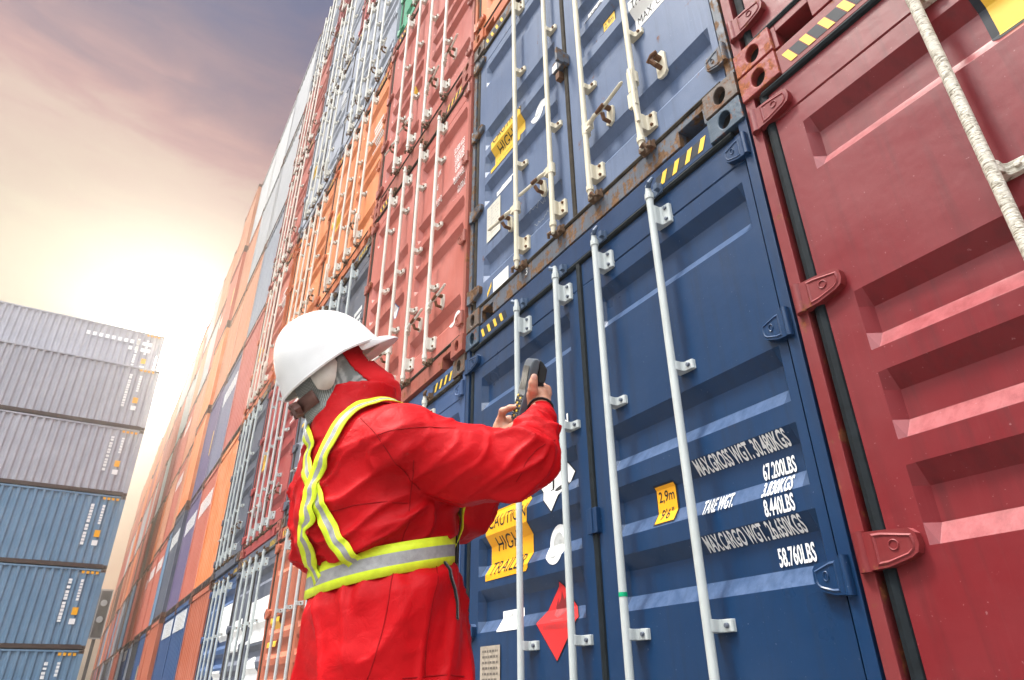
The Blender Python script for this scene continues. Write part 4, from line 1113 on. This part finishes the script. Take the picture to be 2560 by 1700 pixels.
# --- knitted hood, split into its grey back and the red cloth over the face
kf = Field((-1.85, -1.66, 1.34), (-1.42, -1.10, 1.78), .0055)
kf.ell(HD - hf * .004, (hf, hr, hu), (.112, .090, .126), .0)
kf.ell(HD + hf * .036 - hu * .058, (hf, hr, hu), (.074, .068, .070), .03)
kf.cap(NK + (0, .0, .0), HD - hu * .075 - hf * .035, .092, .080, .04)
kf.cap(HD - hu * .09 - hf * .045, HD - hu * .125 - hf * .035, .082, .082, .03)
kf.chain([HD + hf * .040 - hu * .085, HD + hf * .030 - hu * .125, NK + np.array((0, .045, .045))], [.064, .070, .075], .03)
V, F = kf.mesh(); V = relax(V, F, 4); Nn = vnormals(V, F)
q = V - HD; lf, lr, lu = q @ hf, q @ hr, q @ hu
bunch = np.clip((-lu - .03) / .06, 0, 1)
V = V + Nn * (bunch * .0045 * vnoise(np.stack([lf * 16, lr * 16, lu * 70 + lf * 25], 1), 3))[:, None]
def edge_f(q_):
    return q_ @ hf - (.012 + .27 * np.clip(-(q_ @ hu), 0, .2))
g_ = edge_f(V - HD); nearb = np.abs(g_) < .0042; V[nearb] -= hf * g_[nearb][:, None]
cen = V[F].mean(1) - HD; cf, cu_ = cen @ hf, cen @ hu
isred = edge_f(cen) > 0
eyes = isred & (cf > .07) & (cu_ > -.012) & (cu_ < .035)
def sub(V, F, m):
    F = F[m]; u, inv = np.unique(F, return_inverse=True); return V[u], inv.reshape(F.shape)
Vg, Fg = sub(V, F, ~isred); Vr, Fr = sub(V + Nn * .0030, F, isred & ~eyes)
hood = pobj('knit_hood', Vg, Fg, m_knit); face = pobj('face_cloth', Vr, Fr, m_hoodred)
for o in (hood, face):
    md = o.modifiers.new('thick', 'SOLIDIFY'); md.thickness = .004; md.offset = -1

# --- jacket
jf = Field((-2.10, -1.62, .52), (-1.08, -.72, 1.56), .0056)
T = .24
jf.loft([(.56, -1.66, -1.160, .236, .196), (.66, -1.66, -1.168, .228, .192), (.80, -1.66, -1.176, .218, .188), (.92, -1.66, -1.190, .204, .178), (.985, -1.66, -1.198, .190, .164), (1.02, -1.66, -1.203, .190, .164), (1.07, -1.66, -1.226, .208, .187),
         (1.14, -1.66, -1.245, .215, .192), (1.24, -1.66, -1.262, .218, .176), (1.30, -1.655, -1.285, .205, .150), (1.345, -1.65, -1.305, .165, .118), (1.385, -1.645, -1.315, .115, .100)], .02, 2.25, T)
jf.cap((-1.655, -1.30, 1.325), RS, .090, .096, .05)
jf.cap((-1.655, -1.30, 1.325), LS, .090, .096, .05)
jf.chain([RS, A(1160, 1162, 1.63), A(1262, 1165, 1.63), RE], [.096, .094, .080, .070], .02)
jf.chain([RE, A(1341, 1094, 1.70), A(1346, 1052, 1.77), A(1352, 1030, 1.805)], [.070, .054, .040, .034], .012)
jf.chain([LS, LS + (LE - LS) * .5, LE], [.096, .094, .082], .02)
jf.chain([LE, LE + (LW - LE) * .5, LW - (LW - LE) * .02], [.085, .072, .046], .02)
# collar standing round the neck
jf.loft([(1.30, -1.640, -1.305, .150, .140), (1.355, -1.636, -1.315, .118, .116), (1.40, -1.632, -1.318, .108, .110), (1.445, -1.630, -1.322, .105, .108)], .012, 2.0, .20)
V, F = jf.mesh(); V, F = largest(V, F); V = relax(V, F, 6)
Nn = vnormals(V, F)
def segd(P_, a, b):
    ab = b - a; t = np.clip(((P_ - a) @ ab) / (ab @ ab), 0, 1); return np.linalg.norm(P_ - a - t[:, None] * ab, axis=1), t
sm = lambda x, a, b: (lambda t: t * t * (3 - 2 * t))(np.clip((x - a) / (b - a), 0, 1))
ridge = lambda x: (1 - np.abs(x)) ** 3.0 * 1.15
def aniso(P_, along, k_along, k_across, seed):
    along = np.array(along, float); along /= np.linalg.norm(along); la = P_ @ along; rest = P_ - la[:, None] * along
    return vnoise(rest * k_across + along * (la * k_along)[:, None] + seed * 3.7, seed)
dU, tU = segd(V, RS, RE); dF, tF = segd(V, RE, RW); dL, tL = segd(V, LS, LE); dL2, tL2 = segd(V, LE, LW)
wU = sm(.16 - dU, 0, .05) * sm(tU, .02, .25); wF = sm(.13 - dF, 0, .04) * sm(tF, .02, .2); wL = np.maximum(sm(.15 - dL, 0, .05) * sm(tL, .1, .3), sm(.12 - dL2, 0, .04))
wT = np.clip(1 - wU - wF - wL, 0, 1)
zz = V[:, 2] - T * (V[:, 1] + 1.2); above = sm(zz, 1.0, 1.05); low = 1 - sm(zz, .95, 1.0)
disp = np.zeros(len(V))
# back: slanting folds gathered over the belt, fanning from the armpit
fan = np.array((.35, .85, .42))
f1 = ridge(aniso(V, fan, 1.7, 12, 1)) * .6 + ridge(aniso(V, (.3, .8, .55), 2.6, 26, 2)) * .38
disp += wT * above * (f1 - .30) * (.030 * sm(1.36 - zz, .02, .18) + .004)
# skirt: long slanted folds from the belt
f2 = ridge(aniso(V, (.15, -.55, -1), 1.3, 8.5, 5)) * .75 + ridge(aniso(V, (.25, -.2, -1), 2.0, 18, 6)) * .30
disp += wT * low * (f2 - .34) * .034 * sm(1.0 - zz, .0, .08)
disp += wT * low * .0045 * np.sin(np.arctan2(V[:, 1] + 1.19, V[:, 0] + 1.66) * 19 + 3 * vnoise(V * 9, 8)) * sm(zz, .88, .97)
# upper arm: diagonal pulls, and rings bunching at the elbow
ax_u = (RE - RS) / np.linalg.norm(RE - RS)
g1 = ridge(aniso(V, ax_u * .9 + np.array(cU) * .30, 1.8, 11, 11)) * .6 + ridge(aniso(V, ax_u + np.array(cU) * .8, 3.0, 24, 12)) * .45
disp += wU * (g1 - .36) * (.011 + .016 * sm(tU, .55, 1))
fa = np.cross(RW - RE, np.array(cF)) + np.array(cU) * .04
g2 = ridge(aniso(V, fa, 3.5, 20, 13)) * .7 + ridge(aniso(V, fa, 5, 38, 14)) * .35
disp += wF * (g2 - .36) * .015 * sm(1.05 - tF, .05, .3)
g3 = ridge(aniso(V, (.3, .4, -.8), 2.5, 15, 15)) * .8
disp += wL * (g3 - .3) * .018
disp += .0012 * vnoise(V * 45, 21) + .0025 * vnoise(V * 14, 22)
V = V + Nn * disp[:, None]; V = relax(V, F, 1, .4)
jacket = pobj('jacket', V, F, m_jacket)
jb = BVHTree.FromPolygons(V.tolist(), F.tolist())
def ribbon(name, pts, width, mats, parent=person, lift=.006, splits=(0, .33, .67, 1), across=None, thick=.003, closed=False, snap=True, off=0.0):
    """band lying on the jacket along the given points"""
    pts = [Vector(p) for p in pts]; P2 = []
    for i in range(len(pts) - 1):
        for k in range(10): P2.append(pts[i].lerp(pts[i + 1], k / 10))
    P2.append(pts[-1])
    Q = []
    for p in P2:
        c, n_, _, _ = jb.find_nearest(p); Q.append((c, n_))
    pos = np.array([q[0] for q in Q]); nor = np.array([q[1] for q in Q])
    for _ in range(6):
        pos[1:-1] = pos[1:-1] * .5 + (pos[:-2] + pos[2:]) * .25; nor[1:-1] = nor[1:-1] * .5 + (nor[:-2] + nor[2:]) * .25
    nor /= np.linalg.norm(nor, axis=1, keepdims=True)
    vs = []; ns = len(splits); fs = []; mi = []
    for i in range(len(pos)):
        t = pos[min(i + 1, len(pos) - 1)] - pos[max(i - 1, 0)]; t /= np.linalg.norm(t) + 1e-9
        b_ = np.cross(nor[i], t); b_ /= np.linalg.norm(b_)
        row = []
        for s_ in splits:
            p = pos[i] + b_ * (s_ - .5 + off) * width
            c, n2, _, dd = jb.find_nearest(Vector(p)); h = (p - np.array(c)) @ np.array(n2)
            p = p + nor[i] * max(lift, lift - h * .9)
            row.append(p)
        vs += row
    for i in range(len(pos) - 1):
        for j in range(ns - 1): fs.append((i * ns + j, i * ns + j + 1, (i + 1) * ns + j + 1, (i + 1) * ns + j)); mi.append((0, 1, 0)[j] if ns == 4 else 0)
    me = bpy.data.meshes.new(name); me.from_pydata([tuple(np.array(v) - np.array(PB)) for v in vs], [], fs)
    for m in mats: me.materials.append(m)
    for p, m_ in zip(me.polygons, mi): p.material_index = m_
    smooth_mesh(me, 60); o = obj(name, me, parent); md = o.modifiers.new('thick', 'SOLIDIFY'); md.thickness = thick; md.offset = 0
    return o
# belt: walk round the waist
cyB = -1.192; ring = []
for k in range(61):
    a = 2 * math.pi * k / 60
    dy, dx = math.sin(a), math.cos(a)
    y = cyB + dy * .5; o_ = Vector((-1.66 + dx * .5, y, 1.003 + T * 1.15 * (cyB + dy * .175 - cyB)))
    hit = jb.ray_cast(o_, Vector((-dx, -dy, 0)).normalized(), 1.0)
    ring.append(np.array(hit[0]) if hit[0] is not None else np.array((-1.66 + dx * .19, cyB + dy * .17, 1.0)))
ring = np.array(ring)
for _ in range(4):
    r2 = ring.copy(); r2[1:-1] = ring[1:-1] * .5 + (ring[:-2] + ring[2:]) * .25; r2[0] = r2[-1] = ring[0] * .5 + (ring[1] + ring[-2]) * .25; ring = r2
def band(name, ring, hgt, mats, out=.009, splits=(0, .3, .7, 1), tiltv=0):
    n = len(ring) - 1; c = ring.mean(0); vs = []; fs = []; mi = []; ns = len(splits)
    for p in ring[:-1]:
        r_ = p - c; r_[2] = 0; r_ /= np.linalg.norm(r_)
        for s_ in splits: vs.append(tuple(p + r_ * out + np.array((0, 0, (s_ - .5) * hgt)) - np.array(PB)))
    for i in range(n):
        for j in range(ns - 1): fs.append((i * ns + j, ((i + 1) % n) * ns + j, ((i + 1) % n) * ns + j + 1, i * ns + j + 1)); mi.append((0, 1, 0)[j])
    me = bpy.data.meshes.new(name); me.from_pydata(vs, [], fs)
    for m in mats: me.materials.append(m)
    for p, m_ in zip(me.polygons, mi): p.material_index = m_
    smooth_mesh(me, 60); o = obj(name, me, person); md = o.modifiers.new('thick', 'SOLIDIFY'); md.thickness = .004; md.offset = 0; return o
belt = band('reflective_belt', ring, .070, [m_yel, m_refl], .013)
def skin_pt(px, py, off=0):
    """where the sight line through a photo pixel meets the jacket"""
    dr = Vector(at(px, py, 1) - CAM).normalized(); h_ = jb.ray_cast(CAM, dr, 6); return np.array(h_[0]) if h_[0] is not None else None
def onback(x, z):
    h_ = jb.ray_cast(Vector((x, -1.9, z)), Vector((0, 1, 0)), 2); return np.array(h_[0]) if h_[0] is not None else np.array((x, -1.4, z))
def near_pt(px, py, d=1.66):
    q_ = skin_pt(px, py)
    return q_ if q_ is not None and np.linalg.norm(q_ - np.array(CAM)) < 2.4 else np.array(jb.find_nearest(at(px, py, d))[0])
st_a = [(-1.52, -1.14, 1.36), (-1.525, -1.22, 1.40)] + [near_pt(*q_) for q_ in ((935, 1016), (898, 1026), (862, 1054), (834, 1102), (812, 1148), (797, 1190), (782, 1240), (770, 1300), (772, 1360), (790, 1415), (806, 1452))]
st_b = [(-1.79, -1.14, 1.36), (-1.785, -1.22, 1.39), (-1.765, -1.34, 1.37)] + [near_pt(*q_) for q_ in ((782, 1100), (772, 1150), (782, 1200), (800, 1250), (815, 1305), (840, 1352), (868, 1388), (893, 1408))]
ribbon('reflective_strap', st_b, .037, [m_yel, m_refl], lift=.007)
ribbon('reflective_strap', st_a, .037, [m_yel, m_refl], lift=.012)
fr = []
for z in (1.40, 1.33, 1.25, 1.17, 1.09, 1.04):
    h_ = jb.ray_cast(Vector((-1.56, -.6, z)), Vector((0, -1, 0)), 2); fr.append(np.array(h_[0]) if h_[0] is not None else np.array((-1.56, -1.03, z)))
ribbon('reflective_strap', fr, .050, [m_yel, m_refl], lift=.010)
m_seam = cloth('seam_red', (.27, .002, .004), .7, 700, .1, .0)
for sp_ in (((945, 1087), (1006, 1072), (1074, 1066), (1140, 1070)), ((901, 1045), (945, 1089), (985, 1153), (1023, 1195), (1050, 1225)), ((826, 1278), (887, 1262), (955, 1255), (1019, 1258)), ((984, 1430), (975, 1485), (958, 1570), (938, 1644), (918, 1699)),
            ((1006, 1696), (1090, 1689), (1160, 1691)), ((1034, 1150), (1032, 1200), (1026, 1262), (1012, 1330), (1002, 1372)), ((1092, 1400), (1086, 1480), (1070, 1580), (1062, 1690)), ((1290, 1205), (1318, 1150), (1345, 1120), (1388, 1100))):
    q_ = [skin_pt(*v_) for v_ in sp_]; q_ = [v_ for v_ in q_ if v_ is not None]
    if len(q_) > 1: ribbon('seam', q_, .0024, [m_seam], jacket, splits=(0, 1), lift=.0004, thick=.0008)
# buckle at the front of the belt
tgt = np.array((-1.555, -1.04, 1.04)); bi = min(range(len(ring)), key=lambda i: (ring[i] - tgt) @ (ring[i] - tgt))
bp = ring[bi]; b = MB()
for s_ in (-1, 1): b.box(-.004 + s_ * .016, .004 + s_ * .016, -.004, .006, -.044, .044); b.box(-.02, .02, -.004, .006, s_ * .040 - .004, s_ * .040 + .004)
o = obj('buckle', b.mesh('buckle', m_cuff), person, Vector(bp) - PB); rdir = bp - ring.mean(0); o.rotation_euler = (0, 0, math.atan2(rdir[1], rdir[0]) + math.pi / 2); o.location = Vector(bp + rdir / np.linalg.norm(rdir) * .018) - PB
# pocket zip down the near hip
zp = [skin_pt(*q) for q in ((1108, 1402), (1124, 1436), (1136, 1470), (1142, 1508), (1142, 1548))]; zp = [q for q in zp if q is not None]
if len(zp) > 2: ribbon('pocket_zip', zp, .011, [m_cuff], splits=(0, 1), lift=.002)
# knitted cuffs
def cuff(name, a, b, r0, r1, mat):
    m = MB(); a, b = Vector(a) - PB, Vector(b) - PB
    m.tube([a, a.lerp(b, .5), b], [r0, r1, r1], 18, cap=False); o = obj(name, m.mesh(name, mat, True), person); md = o.modifiers.new('thick', 'SOLIDIFY'); md.thickness = .006; md.offset = 0
cuff('knit_cuff', RW - (RW - RE) * .06, RW + (Vector(w0) and (w0 - RW)) * .55, .036, .031, m_cuff)
cuff('knit_cuff', LW - (LW - LE) * .05, LW + (LW - LE) * .06, .036, .032, m_cuff)

# --- helmet
def hp(f_, r_, u_): return HC + hf * f_ + hr * r_ + hu * u_
vs = []; fs = []; nA, nE = 48, 14; a_, b_, c_ = .150, .118, .158
for e in range(nE + 1):
    ph = math.pi / 2 * e / nE
    for k in range(nA):
        th = 2 * math.pi * k / nA; ct, st = math.cos(th), math.sin(th)
        rad = math.cos(ph) ** .86 if e < nE else 0; hgt = math.sin(ph) ** 1.05
        flare = 1 + .05 * (1 - e / 2) if e < 2 else 1
        low = -.020 * max(0, -ct) * (1 - hgt) - .006 * (1 - hgt)
        rid = .0030 * math.exp(-(st / .16) ** 2) * math.sin(min(1, e / 4) * math.pi / 2) if e > 0 else 0
        rid += .0022 * (math.exp(-((abs(st) - .42) / .10) ** 2)) * min(1, e / 5)
        vs.append(hp(ct * a_ * rad * flare * (1.0 if ct > 0 else .955), st * b_ * rad * flare, hgt * c_ + low + rid))
for e in range(nE):
    for k in range(nA): fs.append((e * nA + k, e * nA + (k + 1) % nA, (e + 1) * nA + (k + 1) % nA, (e + 1) * nA + k))
helmet = pobj('safety_helmet', np.array(vs), np.array(fs), m_helm); md = helmet.modifiers.new('thick', 'SOLIDIFY'); md.thickness = .004; md.offset = -1
md = helmet.modifiers.new('sub', 'SUBSURF'); md.levels = 1; md.render_levels = 2
vs = []; fs = []; nb = 22
for j in range(6):
    t = j / 5
    for k in range(nb + 1):
        th = math.radians(-72 + 144 * k / nb); ct, st = math.cos(th), math.sin(th)
        ext = .066 * max(0, math.cos(th * 1.22)) ** .75
        vs.append(hp(ct * a_ * 1.03 + t * ext, st * b_ * 1.045 * (1 - .10 * t), .002 - .006 * (1 - ct) + .006 * math.sin(t * 2.2) - .022 * t * t * (.4 + .6 * ct) - .012 * st * st * t))
for j in range(5):
    for k in range(nb): fs.append((j * (nb + 1) + k, j * (nb + 1) + k + 1, (j + 1) * (nb + 1) + k + 1, (j + 1) * (nb + 1) + k))
o = pobj('helmet_brim', np.array(vs), np.array(fs), m_helm, helmet); md = o.modifiers.new('thick', 'SOLIDIFY'); md.thickness = .0045; md.offset = 0; md = o.modifiers.new('sub', 'SUBSURF'); md.levels = 1; md.render_levels = 2
rp = []
for k in range(65):
    th = 2 * math.pi * k / 64; ct, st = math.cos(th), math.sin(th)
    rp.append(Vector(hp(ct * a_ * 1.052 * (1.0 if ct > 0 else .955), st * b_ * 1.052, -.020 * max(0, -ct))) - PB)
b = MB(); b.tube(rp, .0032, 8, cap=False); obj('helmet_rim', b.mesh('helmet_rim', m_helm, True), helmet)
def hband(name, t0, t1, u0, u1, mat, grow=1.0, inset=.0, n=18):
    vs = []; fs = []
    for k in range(n + 1):
        th = math.radians(t0 + (t1 - t0) * k / n); ct, st = math.cos(th), math.sin(th)
        for u_ in (u0, u1): vs.append(hp(ct * (.124 + inset), st * (.101 + inset), u_(k / n) if callable(u_) else u_))
    fs = [(2 * k, 2 * k + 2, 2 * k + 3, 2 * k + 1) for k in range(n)]
    o = pobj(name, np.array(vs), np.array(fs), mat, helmet); md = o.modifiers.new('thick', 'SOLIDIFY'); md.thickness = .004; md.offset = 0; return o
hband('harness_strap', 100, 136, lambda t: -.018 - .050 * math.sin(t * 2.4), .012, m_padding, inset=.004)
hband('harness_strap', -136, -100, lambda t: -.018 - .050 * math.sin((1 - t) * 2.4), .012, m_padding, inset=.004)
hband('nape_band', 142, 218, -.084, -.046, m_strapb, inset=.008)
b = MB(); kc = Vector(hp(-.140, .012, -.066)) - PB; kd = Vector(-hf)
b.tube([kc, kc + kd * .012, kc + kd * .016], [.020, .020, .016], 16)
for k in range(6):
    a = k * math.pi / 3; v_ = Vector(hr) * math.cos(a) + Vector(hu) * math.sin(a); b.tube([kc + v_ * .017, kc + v_ * .017 + kd * .018], .006, 6)
obj('ratchet_knob', b.mesh('ratchet_knob', m_strapb, True), helmet)
b = MB(); cc = Vector(hp(.085, .098, -.004)) - PB; b.tube([cc - Vector(hr) * .004, cc + Vector(hr) * .006], .009, 4); b.tube([cc + Vector(hr) * .006, cc + Vector(hr) * .0066], .003, 8, 1)
obj('side_clip', b.mesh('side_clip', [m_helm, m_dark]), helmet)

# --- legs
lf_ = Field((-2.0, -1.50, .06), (-1.30, -.85, .74), .009)
for s_ in (-1, 1): lf_.chain([(-1.66 + s_ * .10, -1.17, .72), (-1.66 + s_ * .115, -1.15, .48), (-1.66 + s_ * .125, -1.18, .11)], [.105, .083, .075], .02)
lf_.cap((-1.72, -1.17, .70), (-1.60, -1.17, .70), .11, .11, .03)
V, F = lf_.mesh(); V = relax(V, F, 3); Nn = vnormals(V, F); V = V + Nn * (.010 * ridge(aniso(V, (1, .3, .4), 5, 16, 31)))[:, None]
pobj('trousers', V, F, m_trou)
for s_ in (-1, 1):
    f_ = Field((-1.95, -1.36, -.02), (-1.37, -.88, .22), .007); x = -1.66 + s_ * .125
    f_.cap((x, -1.19, .17), (x, -1.19, .07), .058, .055, .02); f_.cap((x, -1.20, .055), (x + s_ * .015, -1.02, .045), .050, .045, .03); f_.cap((x, -1.22, .03), (x + s_ * .015, -1.02, .028), .045, .043, .02)
    V, F = f_.mesh(); V[:, 2] = np.maximum(V[:, 2], .001); pobj('boot', V, F, m_cuff)

# --- handheld scanner
m_dev = simple('scanner_shell', (.075, .095, .115), .42, 0, .15, 40, .05); m_devd = simple('scanner_dark', (.022, .027, .03), .45, 0, .2, 30); m_screen = simple('scanner_screen', (.012, .015, .018), .4, spec=.25)
dv = (cF - cR * .30).normalized()
def side2d(pts): return [(1180 + x / 6.03, 860 + y / 6.03) for x, y in pts]
DB = at(1320, 970, 1.835)
dev = thing('handheld_scanner', 'grey handheld barcode scanner with yellow keys in the gloveless right hand', 'scanner', DB)
def extr(name, pts, d0, t, mat, parent=dev, bevel=.004, seg=3):
    P0 = [at(x, y, d0) - DB for x, y in side2d(pts)]; n = len(P0)
    vs = P0 + [p + dv * t for p in P0]; fs = [tuple(range(n)), tuple(range(2 * n - 1, n - 1, -1))] + [(i, i + n, (i + 1) % n + n, (i + 1) % n) for i in range(n)]
    b = MB(); b.add(vs, fs); o = obj(name, b.mesh(name, mat), parent); bev(o, bevel, seg, 25); smooth_mesh(o.data, 40); return o
extr('casing', [(684, 1195), (706, 1080), (735, 960), (790, 790), (842, 600), (872, 420), (905, 290), (945, 222), (1000, 225), (1032, 262), (1010, 400), (985, 480), (955, 600), (905, 720), (862, 850), (828, 1000), (800, 1110), (775, 1185)], 1.826, .070, m_dev)
extr('scan_head', [(1018, 240), (1062, 262), (1090, 300), (1142, 382), (1112, 560), (1084, 612), (1000, 590), (985, 480), (1012, 380)], 1.832, .058, m_devd)
extr('trigger', [(985, 560), (1050, 560), (1100, 610), (1060, 690), (1025, 730), (985, 690)], 1.842, .040, m_devd, bevel=.006)
def facept(a, wq, lift):
    """point on the key face: a runs bottom to top along the front edge, wq across (0 near, 1 far)"""
    path = [(684, 1195), (706, 1080), (735, 960), (790, 790), (842, 600), (872, 420), (905, 290)]
    L_ = [0]
    for p, q_ in zip(path, path[1:]): L_.append(L_[-1] + math.hypot(p[0] - q_[0], p[1] - q_[1]))
    s_ = a * L_[-1]; x = np.interp(s_, L_, [p[0] for p in path]); y = np.interp(s_, L_, [p[1] for p in path])
    px, py = 1180 + x / 6.03, 860 + y / 6.03
    nrm = (-cR * .93 + cU * .30); nrm = (nrm - dv * nrm.dot(dv)).normalized()
    return at(px, py, 1.826) - DB + dv * (.070 * wq) + nrm * lift
b = MB(); nseg = 8
vs = []
for i in range(nseg + 1):
    a = .55 + .40 * i / nseg
    for wq in (.12, .88): vs.append(facept(a, wq, .0022))
b.add(vs, [(2 * i, 2 * i + 1, 2 * i + 3, 2 * i + 2) for i in range(nseg)]); obj('screen', b.mesh('screen', m_screen), dev)
for i in range(10):
    for j in range(4):
        a = .06 + .043 * i; wq = .20 + .20 * j
        c = facept(a, wq, 0); t_ = (facept(a + .02, wq, 0) - facept(a - .02, wq, 0)).normalized(); nrm = (-cR * .93 + cU * .30); nrm = (nrm - dv * nrm.dot(dv)).normalized()
        b = MB(); vs = []
        for lz, sc_ in ((0, 1), (.0014, 1), (.0020, .8)):
            for k in range(8):
                an = k * math.pi / 4; vs.append(c + t_ * .0034 * sc_ * math.cos(an) + dv * .0056 * sc_ * math.sin(an) + nrm * lz)
        b.add(vs, [(r_ * 8 + k, r_ * 8 + (k + 1) % 8, (r_ + 1) * 8 + (k + 1) % 8, (r_ + 1) * 8 + k) for r_ in (0, 1) for k in range(8)] + [tuple(range(16, 24))])
        obj('key', b.mesh('key', m_devd if (i * 3 + j) % 5 else simple('key_yellow', (.75, .50, .04), .45), True), dev)
